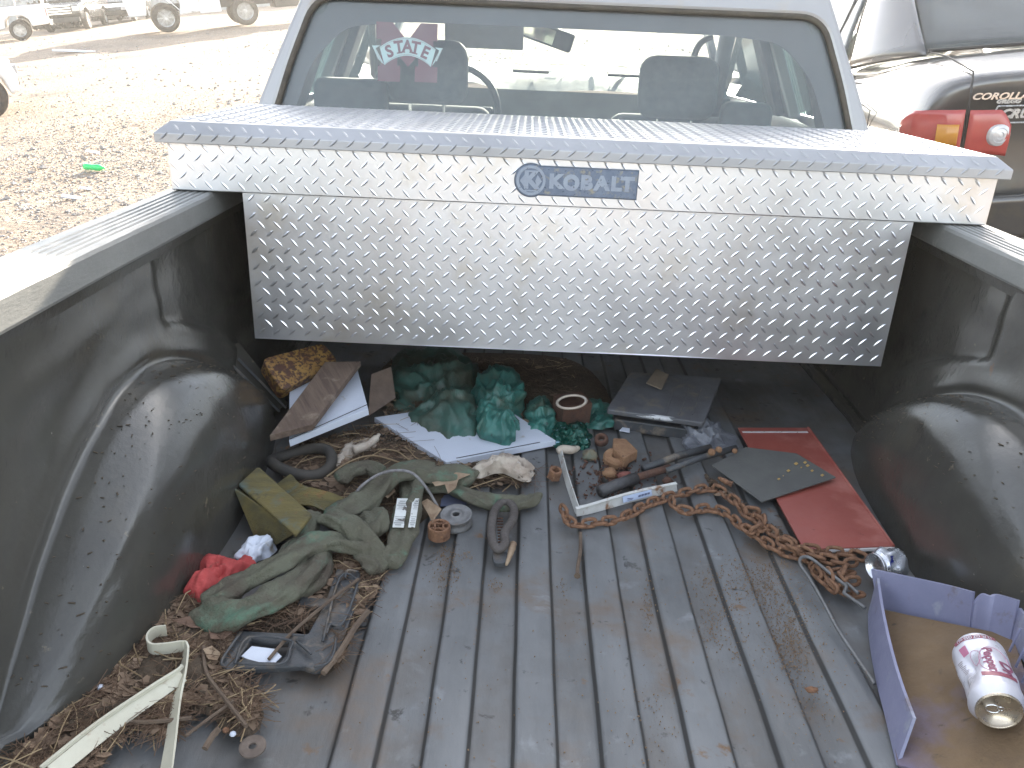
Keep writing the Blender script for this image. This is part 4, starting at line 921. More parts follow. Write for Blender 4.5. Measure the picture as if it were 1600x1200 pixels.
o = slab([at(1190, 783, .022), at(1306, 746, .028), at(1245, 708, .028), at(1165, 698, .024), at(1112, 727, .018)], .0032, .001).build('rubber_mat', pm('grey_rubber_sheet', (.115, .115, .105), (.092, .092, .086), sc=8, rough=.7, bump=.15, spots=[((.42, .27, .10), 45, .752, .015)])); tag(o, 'square of dark grey rubber sheet lying across the red panel', 'rubber sheet')
fl_m = pm('yellow_flake', (.5, .33, .10), (.4, .26, .1), rough=.8)
for k, (x, y, s) in enumerate(((1217, 748, 5), (1232, 735, 6), (1244, 724, 7), (1258, 722, 6), (1262, 727, 6), (1269, 735, 5), (1285, 742, 6), (1224, 743, 2), (1252, 730, 3))):
    o = slab([at(x-s/2, y, .0295), at(x, y+s*.35, .0295), at(x+s/2, y, .0295), at(x, y-s*.35, .0295)], .0012, 0, .0002).build('leaf_flake', fl_m)
    tag(o, 'tiny yellow leaf flake on the dark rubber sheet', 'leaf flake', 'yellow flakes on the rubber sheet')

# ---------------------------------------------------------------- chain
def link_mesh():
    m = MB(); L, W, r = .0142, .0072, .0036; pts = []
    for k in range(20):
        a = 2*math.pi*k/20; c, s = math.cos(a), math.sin(a); pts.append((W*(abs(s)**.9*(1 if s > 0 else -1)), (L-W)*(1 if c > 0 else -1)*min(1, abs(c)*2.2)+W*c, 0))
    return m.tube(pts, r, 8, closed=True)
ch = thing('rusty_chain', 'heavy rusty steel chain strung and heaped across the bed floor', 'chain', at(1100, 830, 0))
lm = link_mesh().build('link', rust, ch, world=False, smooth=True); lm0 = lm; used = False; nlink = 0
def lay_chain(P, seed, pitch=.0208, zoff=.0065):
    global used, nlink
    Q = spline(pxpath(P), 14); rn = random.Random(seed); d = 0; last = Q[0]; pos = []; acc = 0
    for p in Q[1:]:
        s = (p-last).length
        while acc+s >= pitch:
            t = (pitch-acc)/s; last = last+(p-last)*t; pos.append((last.copy(), )); s = (p-last).length; acc = 0
        acc += s; last = p
    for i in range(len(pos)-1):
        a, b = pos[i][0], pos[i+1][0]; c = (a+b)/2; y = (b-a).normalized(); roll = (R(22) if i % 2 else R(-62))+rn.uniform(-.25, .25)
        x = y.cross(Vector((0, 0, 1))).normalized(); z = x.cross(y); x, z = x*math.cos(roll)+z*math.sin(roll), z*math.cos(roll)-x*math.sin(roll)
        M = Matrix((x, y, z)).transposed().to_4x4(); lift = .0070*abs(math.sin(roll))+.0040; M.translation = Vector((c.x, c.y, c.z+lift))-FR[ch.name].translation
        if not used: o = lm0; used = True
        else: o = lm0.copy(); COL.objects.link(o); o.parent = ch
        o.matrix_local = M; nlink += 1
Z1 = .008
lay_chain([(866, 793), (882, 805), (886, 820), (905, 826), (935, 822), (965, 818), (992, 804), (1015, 792), (1045, 782), (1075, 775), (1105, 768), (1128, 774), (1140, 790)], 1)
lay_chain([(1128, 776, Z1), (1150, 790, Z1), (1160, 806, Z1), (1185, 820, Z1), (1205, 838, Z1), (1225, 850, Z1), (1250, 862, Z1), (1290, 868, Z1), (1330, 872, Z1), (1352, 880, Z1)], 2)
lay_chain([(1045, 778), (1052, 796), (1075, 806), (1098, 800), (1118, 802), (1140, 812), (1150, 824), (1172, 836), (1190, 850), (1215, 866), (1240, 874), (1265, 880), (1280, 890)], 3)
lay_chain([(1150, 806, .012), (1180, 806, .012), (1192, 822, .012), (1178, 836, .012), (1160, 826, .012)], 4)
lay_chain([(1200, 846, .01), (1232, 858, .014), (1262, 872, .016), (1290, 880, .014), (1320, 888, .01), (1342, 884, .008)], 5)
lay_chain([(1255, 880), (1270, 892), (1285, 902), (1305, 904), (1325, 900), (1340, 894)], 6)
lay_chain([(1278, 888, .012), (1292, 902, .010), (1300, 918, .006), (1318, 930), (1338, 936), (1348, 926)], 7)
lay_chain([(1310, 882, .016), (1318, 896, .014), (1312, 910, .010), (1328, 918, .006), (1345, 912, .006)], 8)
lay_chain([(1268, 886), (1272, 900), (1288, 916), (1302, 928), (1312, 940)], 9)

# hanger wire
o = MB().tube(spline(pxpath([(1366, 1068, .012), (1340, 1030, .012), (1310, 985, .014), (1283, 935, .02), (1262, 900, .026), (1251, 884, .03), (1250, 874, .031), (1257, 870, .031), (1268, 873, .030), (1290, 890, .026), (1315, 910, .022), (1322, 916, .021), (1321, 922, .020), (1319, 926, .020), (1326, 932, .018), (1352, 950, .015)]), 6), .0030, 8).build('wire_hanger', steel, smooth=True)
tag(o, 'bent grey steel wire hook lying over the end of the chain', 'wire')
MB().tube(spline(pxpath([(1319, 914, .022), (1324, 912, .022), (1331, 918, .021), (1341, 927, .019)]), 5), .0030, 8).build('wire_end', steel, o, smooth=True)

# small crushed can
cs = pm('bare_can', (.72, .73, .76), (.62, .63, .66), sc=12, rough=.25, metal=.9, bump=.1)
cn = thing('energy_drink_can', 'small crushed silver and blue can with its round end open, behind the purple tray', 'can', at(1385, 890, 0))
A = at(1367, 886, .030); B = at(1398, 873, .040)
Ma = frame3(A, (B-A).cross(Vector((0, 0, 1))), Vector((0, 0, 1))); ax = -1 if Ma.col[2].to_3d().dot(B-A) < 0 else 1
def ell(m, prof, n=30, sq=1.):
    b = len(m.v)
    for (r, z, w_) in prof:
        for k in range(n):
            a = 2*math.pi*k/n; nn = w_*(.35*noise.noise(Vector((math.cos(a)*1.8, math.sin(a)*1.8, z*90)))+.2*abs(noise.noise(Vector((math.cos(a)*4, math.sin(a)*4, z*160)))))
            m.v.append(tuple(Ma @ Vector((r*math.cos(a)*(1+nn), r*math.sin(a)*(1+nn)*sq, z*ax))))
    for i in range(len(prof)-1):
        for k in range(n): m.f.append((b+i*n+k, b+i*n+(k+1) % n, b+(i+1)*n+(k+1) % n, b+(i+1)*n+k))
m = MB(); ell(m, [(.001, .012, 0), (.012, .011, 0), (.020, .006, 0), (.0225, -.0005, 0), (.0245, -.001, 0), (.0245, .002, 0), (.0225, .003, 0), (.024, .006, .1), (.0262, .010, .2)]); m.build('can_end', cs, cn, smooth=True)
m = MB(); ell(m, [(.0262, .010, .2), (.027, .016, .6), (.0255, .022, 1.1), (.027, .030, 1.3), (.024, .038, 1.5), (.026, .046, 1.0), (.022, .052, .6), (.001, .053, 0)]); m.build('can_body', pm('silver_blue_can', (.66, .68, .72), (.56, .58, .63), sc=9, rough=.28, metal=.75, spots=[((.03, .05, .33), 16, .60, .012)]), cn, smooth=True)

# purple broken tray
pur = pm('purple_plastic', (.25, .25, .36), (.20, .205, .30), sc=9, rough=.45, bump=.15, spots=[((.30, .31, .37), 16, .62, .05), ((.16, .12, .10), 14, .66, .06)])
mud = pm('muddy_tray_floor', (.185, .118, .060), (.115, .075, .043), sc=7, rough=.75, bump=.6, bsc=120, spots=[((.16, .14, .22), 3.2, .66, .07), ((.30, .19, .08), 5, .62, .06), ((.07, .05, .03), 40, .68, .04)])
ut = thing('purple_tray', 'broken purple plastic tray with muddy floor in the right rear corner', 'tray', at(1500, 1060, 0))
a0, a1 = at(1366, 905, .052), at(1428, 1128, .062)          # left wall top edge
def wall(P_top, P_bot, th, nm):
    T = spline(P_top, 8); Bm = spline(P_bot, 8); m = MB(); N = len(T)
    for i in range(N):
        d = (T[min(i+1, N-1)]-T[max(i-1, 0)]); d.z = 0; n_ = d.normalized().cross(Vector((0, 0, 1)))*th/2
        for j in range(6):
            p = Bm[i]+(T[i]-Bm[i])*(j/5); m.v += [tuple(p+n_), tuple(p-n_)]
    for i in range(N-1):
        for j in range(5):
            a = i*12+j*2; b = a+12; m.f += [(a, b, b+2, a+2), (a+1, a+3, b+3, b+1)]
        a = i*12; m.f += [(a, a+1, a+13, a+12), (a+10, a+22, a+23, a+11)]
    for a in (0, (N-1)*12):
        for j in range(5): m.f.append((a+2*j, a+2*j+2, a+2*j+3, a+2*j+1))
    return m.build(nm, pur, ut)
wall(pxpath([(1372, 903, .060), (1379, 950, .060), (1392, 1010, .060), (1408, 1065, .060), (1429, 1122, .060)]), pxpath([(1358, 960, .004), (1360, 1000, .004), (1370, 1060, .004), (1385, 1120, .004), (1403, 1196, .004)]), .0042, 'tray_left_wall')
wall(pxpath([(1362, 889, .060), (1420, 901, .078), (1480, 914, .100), (1522, 925, .118)]), pxpath([(1372, 948, .006), (1420, 960, .022), (1475, 973, .044), (1516, 984, .062)]), .0042, 'tray_back_wall')
wall(pxpath([(1522, 941, .104), (1534, 928, .120), (1547, 931, .124), (1560, 929, .130), (1592, 938, .145)]), pxpath([(1516, 984, .062), (1526, 987, .066), (1538, 990, .072), (1552, 994, .078), (1580, 1001, .090)]), .0042, 'tray_back_wall')
wall(pxpath([(1594, 950, .135), (1622, 990, .145), (1662, 1060, .145), (1710, 1150, .145)]), pxpath([(1582, 1002, .090), (1605, 1040, .090), (1640, 1110, .090), (1680, 1200, .090)]), .0042, 'tray_right_wall')
for k in range(4): 
    p = at(1588+k*10, 1000+k*24, .115); MB().tube([p+Vector((-.004, 0, -.02)), p+Vector((0, .0, .02))], .0018, 5).build('wall_rib', pur, ut)
slab(pxpath([(1360, 948, .010), (1403, 1196, .009), (1675, 1260, .091), (1582, 994, .093)]), .004, .002, .0005).build('tray_floor', mud, ut)
slab(pxpath([(1420, 1168, .016), (1418, 1180, .016), (1640, 1222, .080), (1640, 1205, .080)]), .003, .0005, .0004).build('tray_front_ridge', pm('dusty_ridge', (.26, .23, .19), (.20, .17, .14), sc=20, rough=.8), ut)

# soda can
so = thing('soda_can', 'dented white and pink soda can lying in the purple tray', 'can', at(1548, 1085, .015))
P1 = at(1524, 1018, .100); P2 = at(1562, 1106, .108); axd = (P2-P1).normalized(); cen = (P1+P2)/2
Ms = frame3(cen, axd.cross(Vector((0, 0, 1))), Vector((0, 0, 1)))
zc = Ms.col[2].to_3d()
if zc.dot(axd) < 0:
    Ms = Ms @ Matrix.Rotation(math.pi, 4, 'Y')
RC, LC = .033, .122
def dent(a, z):
    """radius factor; a=0 faces local +X"""
    v = 1.0
    for (a0_, z0_, sa, sz, d) in ((DA, -.004, .60, .020, .50), (DA+.75, .018, .35, .018, .22), (DA-.7, -.030, .4, .014, .10), (DA+.2, .030, .5, .010, .12)):
        da = (a-a0_+math.pi) % (2*math.pi)-math.pi; v -= d*math.exp(-(da/sa)**2-((z-z0_)/sz)**2)
    v += .05*noise.noise(Vector((math.cos(a)*2.2, math.sin(a)*2.2, z*42)))
    return v
DA = 0.
upl = (Ms.to_3x3().inverted() @ (CAM-cen)).normalized(); ang_cam = math.atan2(upl.y, upl.x)
left_l = Ms.to_3x3().inverted() @ Vector((-1, 0, 0)); DA = ang_cam+(.62 if math.sin(math.atan2(left_l.y, left_l.x)-ang_cam) > 0 else -.62); sgn = 1 if DA > ang_cam else -1
zz = [(-LC/2, .0255), (-LC/2+.003, .0265), (-LC/2+.006, .0255), (-LC/2+.016, .0328)]+[(-LC/2+.016+(LC-.030)*k/26, RC) for k in range(1, 27)]+[(LC/2-.004, .0275), (LC/2-.001, .0268)]
m = MB(); n = 90
for z, r in zz:
    for k in range(n):
        a = 2*math.pi*k/n; e = max(0, 1-(abs(z)/(LC/2-.008))**4); f = 1+(dent(a, z)-1)*e
        m.v.append(tuple(Ms @ Vector((r*f*math.cos(a), r*f*math.sin(a), z))))
for i in range(len(zz)-1):
    for k in range(n): m.f.append((i*n+k, i*n+(k+1) % n, (i+1)*n+(k+1) % n, (i+1)*n+k))
m.f.append(tuple(range(n))[::-1])
canw = pm('pale_can_print', (.74, .72, .76), (.68, .66, .70), sc=8, rough=.32, metal=.25, bump=.08, spots=[((.45, .40, .36), 60, .74, .02)])
m.build('can_body', canw, so, smooth=True)
ze = LC/2
m = MB().lathe([(.001, ze-.006), (.021, ze-.006), (.0235, ze-.008), (.0245, ze-.001), (.0262, ze+.001), (.0272, ze-.001), (.0272, ze-.004)], 40, Ms); m.build('can_lid', pm('can_lid', (.55, .47, .36), (.45, .38, .30), sc=30, rough=.3, metal=.8), so, smooth=True)
ld = Matrix(Ms)
def lidpt(u, v, h): 
    # u to the right in view, v up in view
    e1 = (Ms.to_3x3().inverted() @ Vector((1, 0, 0))); e1.z = 0; e1.normalize(); e2 = Vector((0, 0, 1)).cross(e1)
    if (Ms.to_3x3() @ e2).z < 0: e2 = -e2
    q = e1*u+e2*v; return Ms @ Vector((q.x, q.y, ze-.006+h))
MB().tube([lidpt(-.006+.0085*math.cos(a), -.001+.006*math.sin(a), .0015) for a in np.linspace(0, 2*math.pi, 19)[:-1]], .0013, 6, closed=True).build('pull_tab', chrome, so, smooth=True)
MB().tube([lidpt(.002+.0035*math.cos(a), .001+.003*math.sin(a), .0015) for a in np.linspace(0, 2*math.pi, 13)[:-1]], .0011, 6, closed=True).build('pull_tab', chrome, so, smooth=True)
def lidpoly(L, h): return MB().add([lidpt(u*.001, v*.001, h) for u, v in L], [tuple(range(len(L)))])
lidpoly([(0, 8), (3, 10.5), (8, 10), (13, 6), (15, 1), (13, -2), (9, -2), (8, 2), (5, 5), (1, 6)], .0008).build('can_mouth', pm('can_inside', (.62, .50, .46), (.5, .4, .36), rough=.5), so, solid=.0004)
# print wrapped on the can: (angle offset in view, z) -> surface
def cpt(u, z, h=.0004):
    """u metres of arc to the right in view from the camera-facing line; z from the far end (-) to the lid (+)"""
    a = ang_cam-sgn*u/RC; e = max(0, 1-(abs(z)/(LC/2-.008))**4); f = 1+(dent(a, z)-1)*e
    rr = RC*f
    return Ms @ Vector(((rr+h)*math.cos(a), (rr+h)*math.sin(a), z))
pink = pm('pink_print', (.52, .20, .30), (.48, .17, .26), rough=.35); pinkd = pm('dull_red_print', (.34, .10, .13), (.28, .085, .11), rough=.4); grayp = pm('grey_print', (.30, .25, .26), (.25, .2, .2))
def cband(u0, u1, z0_, z1_, nm, mat, h=.0004, nu=26, nv=4, cv=0):
    return MB().grid(lambda u, v: cpt(u0+(u1-u0)*u, z0_+(z1_-z0_)*v+cv*(2*u-1)**2, h), nu, nv).build(nm, mat, so, smooth=True)
cband(-.026, .030, -.047, -.041, 'pink_band', pinkd)
cband(-.004, .040, .026, .034, 'pink_band', pinkd, cv=-.002)
cband(-.024, -.012, -.034, -.022, 'pink_logo_patch', pink)
def ctext(s, size, u, z, rot, mat, nm, off=.0012, sx=1.):
    vs, fs = text_mesh(s, size, .00005, off); bm = bmesh.new(); vv = [bm.verts.new(v) for v in vs]
    for f in fs:
        try: bm.faces.new([vv[i] for i in f])
        except ValueError: pass
    bmesh.ops.triangulate(bm, faces=bm.faces); bmesh.ops.subdivide_edges(bm, edges=bm.edges, cuts=1); bm.verts.index_update()
    c, s_ = math.cos(R(rot)), math.sin(R(rot)); m = MB()
    m.add([cpt(u+(v.co.x*sx)*c-v.co.y*s_, z-((v.co.x*sx)*s_+v.co.y*c), .0007) for v in bm.verts], [tuple(v.index for v in f.verts) for f in bm.faces]); bm.free()
    return m.build(nm, mat, so)
ctext('12 FL OZ (355 mL)', .0058, .002, -.044, 180, canw, 'can_print', .0003)
ctext('Dr', .024, .030, .014, -90, pink, 'brand_print', .0009, .9)
ctext('Pepper', .0165, .012, .002, -90, pink, 'brand_print', .0006)
m = MB().tube([cpt(.018+.020*math.cos(a), .002+.026*math.sin(a), .0005) for a in np.linspace(0, 2*math.pi, 50)[:-1]], .00035, 4, closed=True); m.build('print_ring', pink, so)
m = MB().tube([cpt(-.006+.009*math.cos(a), -.012+.011*math.sin(a), .0005) for a in np.linspace(0, 2*math.pi, 40)[:-1]], .0003, 4, closed=True); m.build('print_ring', pink, so)
for k in range(9):
    for zz_ in (-.012, .022): cband(-.040+.0006*(k % 2), -.030-.002*(k % 3), zz_-.008+.0022*k, zz_-.0072+.0022*k, 'fine_print', grayp, .0004, 5, 1)

# black bracket
def bk(zx, zy, z=.012): return at(300+zx*.2917, 850+zy*.2917, z)
br = thing('plastic_bracket', 'dark moulded plastic bracket, T-shaped with an open window, on the leaf litter', 'bracket', at(450, 1000, 0))
out = [bk(145, 640), bk(165, 600), bk(250, 462), bk(500, 475), bk(620, 480), bk(700, 335), bk(560, 325), bk(585, 280), bk(720, 290), bk(775, 130), bk(905, 150), bk(880, 320), bk(815, 500), bk(770, 600), bk(715, 662), bk(650, 672), bk(590, 650), bk(520, 655), bk(180, 676)]
hole_ = [bk(235, 628), bk(320, 505), bk(420, 530), bk(515, 525), bk(505, 590), bk(470, 630), bk(360, 628), bk(290, 610)]
slab(out, .011, .004, .0025, holes=[hole_]).build('bracket_plate', blackp, br)
rid = lambda L, r=.0022: MB().tube(spline([bk(*q, .0185) for q in L], 5), r, 7, flat=.7)
for L in ([(230, 640), (300, 500), (520, 515), (525, 560), (480, 640), (240, 640)], [(700, 520), (790, 180), (880, 190), (860, 300), (800, 430), (740, 430), (720, 480)], [(770, 500), (760, 580), (720, 640), (650, 655)], [(535, 485), (600, 490)], [(180, 660), (160, 620), (260, 475)], [(640, 590), (560, 520)], [(730, 430), (760, 425), (800, 432)], [(820, 180), (835, 140), (890, 148)]):
    rid(L).build('bracket_ridge', blackp, br, smooth=True)
slab([bk(262, 600, .009), bk(320, 545, .009), bk(440, 560, .009), bk(480, 600, .009), bk(440, 640, .009), bk(340, 635, .009)], .002).build('x2', whitep)
o = bpy.data.objects['x2']; o.name = 'foam_scrap'; tag(o, 'white foam scrap seen through the window of the black bracket', 'foam scrap')

# cream trims
def zq(zx, zy, z=.0): return at(zx/4, 900+zy/4, z)
t1 = thing('vinyl_trim', 'long straight cream vinyl trim strip running to the lower left corner', 'trim strip', zq(700, 850, 0))
ribbon([zq(330, 1230, .020), zq(700, 930, .020), zq(1140, 620, .022)], .020, .0024, n=4, up=(-.5, .6, .55)).build('trim_face', cream, t1)
ribbon([zq(255, 1200, .030), zq(600, 925, .030), zq(950, 690, .031), zq(1110, 590, .033), zq(1140, 558, .035)], .0045, .004, n=4, up=(0, 0, 1)).build('trim_bead', cream, t1)
t2 = ribbon([zq(1035, 1240, .018), zq(1065, 1050, .018), zq(1100, 800, .019), zq(1140, 620, .020), zq(1160, 490, .022), zq(1160, 455, .024), zq(1140, 438, .024), zq(1050, 450, .024), zq(960, 455, .024), zq(925, 430, .024), zq(930, 385, .024), zq(970, 350, .024), zq(1040, 340, .024)], .0185, .003, n=6, up=lambda t: (0, .0, 1) if t > .48 else (.8*(1-t*1.2), 0, .5+t)).build('vinyl_trim', cream)
tag(t2, 'cream vinyl trim strip bent into a curled loop at its top, standing on edge', 'trim strip')

# ---------------------------------------------------------------- litter (uncountable)
def inpoly(x, y, P):
    c = False; j = len(P)-1
    for i in range(len(P)):
        if (P[i][1] > y) != (P[j][1] > y) and x < (P[j][0]-P[i][0])*(y-P[i][1])/(P[j][1]-P[i][1])+P[i][0]: c = not c
        j = i
    return c
def scatter(poly, n, rn, dens=None):
    out = []; X = [p[0] for p in poly]; Y = [p[1] for p in poly]
    while len(out) < n:
        x, y = rn.uniform(min(X), max(X)), rn.uniform(min(Y), max(Y))
        if inpoly(x, y, poly) and (dens is None or noise.noise(Vector((x*.02, y*.02, dens))) > rn.uniform(-.5, .3)): out.append((x, y))
    return out
needle_m = pm('pine_needles', (.17, .105, .065), (.095, .06, .04), sc=30, rough=.9)
needle_l = pm('pale_needles', (.36, .27, .16), (.26, .18, .10), sc=30, rough=.9)
soil = pm('dark_leaf_mould', (.11, .078, .05), (.065, .047, .032), sc=60, rough=1, bump=1, bsc=200)
A1 = [(0, 1215), (60, 1150), (110, 1100), (185, 1030), (235, 975), (290, 925), (345, 950), (365, 985), (345, 1035), (370, 1060), (405, 1085), (395, 1130), (330, 1100), (290, 1090), (270, 1150), (200, 1130), (150, 1200)]
A2 = [(420, 960), (520, 870), (600, 840), (600, 900), (560, 960), (530, 1030), (505, 1040), (545, 900), (470, 960)]
A3 = [(430, 700), (520, 680), (600, 660), (700, 720), (840, 735), (835, 760), (660, 760), (560, 840), (500, 790)]
A4 = [(600, 560), (900, 560), (900, 660), (600, 680)]
A5 = [(1100, 740), (1180, 800), (1260, 860), (1230, 850), (1160, 800), (1110, 760)]
A6 = [(400, 970), (500, 930), (480, 985), (400, 985)]
def needles(name, mat, regions, lab):
    rn = random.Random(len(name)+regions[0][1]); m = MB()
    for poly, n, L0, L1, rr in regions:
        for x, y in scatter(poly, n, rn, 2.2):
            c = at(x, y, .002+rn.random()**2*.012); a = rn.random()*math.pi; l = rn.uniform(L0, L1)*.9; bend = rn.uniform(-.3, .3)*l; dz = rn.uniform(-.15, .25)*l
            d = Vector((math.cos(a), math.sin(a), 0)); s = Vector((-d.y, d.x, 0))
            P = [c-d*l/2, c+s*bend*.5+Vector((0, 0, abs(dz)*.5)), c+d*l/2+Vector((0, 0, max(0, dz)*.5))]
            b = len(m.v); r = rr*rn.uniform(.6, 1.3)
            for p in P: m.v += [tuple(p+s*r), tuple(p-s*r), tuple(p+Vector((0, 0, r*1.2)))]
            for i in (0, 3): m.f += [(b+i, b+i+3, b+i+5, b+i+2), (b+i+1, b+i+2, b+i+5, b+i+4)]
    o = part(m.build(name, mat, origin=(0, .8, 0)), kind='stuff'); tag(o, lab, 'pine needles'); return o
needles('pine_needles', needle_m, [(A1, 2100, .02, .10, .00045), (A2, 500, .02, .09, .00045), (A3, 700, .02, .11, .00045), (A4, 360, .02, .08, .0005), (A5, 60, .01, .05, .0006), (A6, 60, .02, .07, .0007)], 'brown pine needles drifted along the left side and among the litter')
needles('pine_needles', needle_l, [(A1, 240, .03, .10, .0009), (A2, 60, .02, .08, .0008), (A3, 100, .03, .12, .0009), (A4, 50, .02, .08, .0009)], 'paler straw-coloured needles lying loose over the brown ones')
rn = random.Random(77); m = MB()
for poly, n in ((A1, 9000), (A2, 1900), (A3, 3200), (A4, 1600), (A5, 500), (A6, 500)):
    for x, y in scatter(poly, n, rn, 5.5):
        c = at(x, y, .002+rn.random()*.003); s = rn.uniform(.0010, .0048); m.box(tuple(c), (s*rn.uniform(.8, 2.2), s, s*.7), (rn.random()*3, rn.random()*3, rn.random()*6))
tag(part(m.build('leaf_mould', soil, origin=(0, .8, 0)), kind='stuff'), 'dark crumbled leaf mould under the pine needles at the left', 'leaf mould')
def mound(outline, H, seed):
    m = crumple(outline, H, seed, .006, 45, prof=1.2, nr=22); return m
for L, H, sd, lb in (([(0, 1215), (100, 1115), (180, 1040), (240, 985), (300, 950), (350, 985), (345, 1040), (395, 1080), (400, 1110), (330, 1095), (285, 1090), (230, 1110), (170, 1160), (140, 1215)], .017, 41, 'dark soil and leaf mould banked against the left wheel housing'),
                     ([(440, 720), (560, 690), (700, 700), (830, 745), (720, 770), (640, 830), (560, 850), (480, 790)], .012, 43, 'dark soil gathered under the sling loops'),
                     ([(620, 560), (880, 560), (960, 640), (900, 660), (640, 640)], .010, 45, 'dark debris drifted under the toolbox'),
                     ([(385, 960), (440, 925), (520, 880), (560, 900), (530, 960), (480, 985), (400, 990)], .006, 49, 'thin soil showing through behind the black bracket'),
                     ([(290, 1060), (390, 1070), (410, 1110), (400, 1145), (360, 1150), (330, 1120), (285, 1110)], .010, 51, 'loose dark mulch under the needles above the washer'),
                     ([(500, 880), (590, 850), (590, 900), (560, 970), (530, 1040), (500, 1050), (520, 960)], .008, 47, 'dark soil beside the black bracket')):
    o = mound(L, H, sd).build('soil_drift', soil, smooth=True); tag(part(o, kind='stuff'), lb, 'soil')
# leaf fragments
rn = random.Random(78); m = MB()
for poly, n in ((A1, 1900), (A2, 300), (A3, 420), (A4, 240), (A5, 40)):
    for x, y in scatter(poly, n, rn):
        c = at(x, y, .005+rn.random()*.006); s = .003+.013*rn.random()**1.8; k = rn.randint(5, 7); b = len(m.v); tx, ty = rn.uniform(-.5, .5), rn.uniform(-.5, .5)
        for i in range(k):
            a = 6.28*i/k; r = s*rn.uniform(.5, 1.1); dx, dy = r*math.cos(a), r*math.sin(a)*.7; m.v.append((c.x+dx, c.y+dy, max(.001, c.z+dx*tx+dy*ty)))
        m.f.append(tuple(range(b, b+k)))
tag(part(m.build('leaf_fragments', pm('leaf_bits', (.26, .18, .12), (.15, .10, .065), sc=14, rough=.9), origin=(0, .8, 0)), kind='stuff'), 'torn bits of dry brown leaves mixed in the litter', 'leaf fragments')
# sand and grit
rn = random.Random(79); m = MB()
S1 = [((697, 860), 10, 12, 250), ((700, 895), 14, 12, 260), ((730, 870), 6, 4, 60), ((775, 905), 7, 7, 90), ((1015, 945), 6, 14, 120), ((1015, 910), 8, 16, 60), ((1105, 900), 18, 10, 160), ((1115, 965), 12, 22, 200), ((1195, 900), 26, 24, 1300), ((1235, 985), 22, 38, 1700), ((1130, 940), 20, 40, 500), ((1155, 1010), 6, 10, 60), ((1280, 1090), 30, 40, 220), ((1010, 1120), 30, 50, 160), ((900, 1000), 240, 120, 700), ((880, 905), 5, 6, 40)]
for (cx, cy), sx, sy, n in S1:
    for _ in range(n):
        x, y = rn.gauss(cx, sx), rn.gauss(cy, sy)
        if not (480 < x < 1380 and y < 1230): continue
        c = at(x, y, .0); s = .0004+.0013*rn.random()**2; m.box((c.x, c.y, rib_z(c.x)+s*.4+.0006), (s*1.3, s, s*.7), (rn.random()*3, rn.random()*3, rn.random()*6))
tag(part(m.build('sand_grains', pm('sand', (.28, .19, .115), (.16, .10, .06), sc=200, rough=.95), origin=(0, .8, 0)), kind='stuff'), 'scattered sand and rust grit on the bed ribs', 'grit')
# sticks in the litter
stk = MATS['bark']
for L, r, lb in (([(420, 1030), (460, 985), (520, 935), (560, 905)], .0028, 'thin brown twig running under the black bracket to the sling'),
                 ([(505, 1052), (530, 1020), (555, 980), (575, 955)], .0048, 'thick bark stick beside the right edge of the black bracket'),
                 ([(318, 1010), (322, 1050), (350, 1090), (385, 1135)], .0030, 'curved grey twig from the litter down toward the washer'),
                 ([(290, 1150), (330, 1120), (365, 1095)], .0022, 'fine twig crossing the cream trim near the bottom'),
                 ([(200, 1128), (240, 1128), (300, 1122)], .0030, 'reddish twig lying between the two cream trims'),
                 ([(320, 1170), (332, 1150), (343, 1138)], .0045, 'short split wood splinter left of the washer'),
                 ([(510, 745), (545, 722), (585, 712), (640, 728)], .0018, 'fine straw stem arching above the sling top'),
                 ([(590, 702), (620, 705), (650, 725), (690, 730)], .0016, 'pale straw stem in front of the white board'),
                 ([(1130, 760), (1160, 790), (1190, 800)], .0022, 'thin twig beside the rusty pin under the rubber sheet')):
    tag(MB().tube(spline([at(q[0], q[1], .012+.004*i) for i, q in enumerate(L)], 5), r, 6).build('twig', stk if r > .002 else needle_l), lb, 'twig')
for q, s, lb in (((157, 1075), .005, 'white pebble chip on the litter above the straight trim'), ((150, 1112), .0035, 'tiny grey-white chip below the upper pebble'), ((364, 1148), .0045, 'white pebble beside the orange bead by the washer')):
    o = MB().lathe([(.0005, s), (s*.8, s*.7), (s, .2*s), (s*.7, -.2*s)], 7, Matrix.Translation(at(*q, .008))).build('white_chip', whitep); tag(o, lb, 'pebble')
o = MB().lathe([(.0015, .003), (.004, .003), (.0045, 0)], 9, Matrix.Translation(at(353, 1142, .006))).build('orange_bead', rust); tag(o, 'small orange bead left of the white pebble', 'bead')

# ================================================================== YARD VEHICLES
def car_mat(n, c, metal=.3, rough=.28): return pm(n, c, tuple(v*.9 for v in c), sc=3, rough=rough, rvar=.04, metal=metal, coat=.6, spots=[((.30, .25, .19), 4, .68, .08)])
dglass = pm('tinted_car_glass', (.05, .06, .065), (.04, .05, .055), rough=.06, rvar=.02, spec=.8)
blackc = pm('black_trim', (.03, .03, .03), (.045, .04, .035), rough=.6)
redl = pm('red_lens', (.42, .06, .05), (.34, .05, .045), rough=.12, rvar=.03, spec=.8)
amb = pm('amber_lens', (.55, .25, .03), (.45, .19, .03), rough=.12, rvar=.03); clr = pm('clear_lens', (.62, .60, .60), (.5, .5, .5), sc=60, rough=.1, metal=.3)

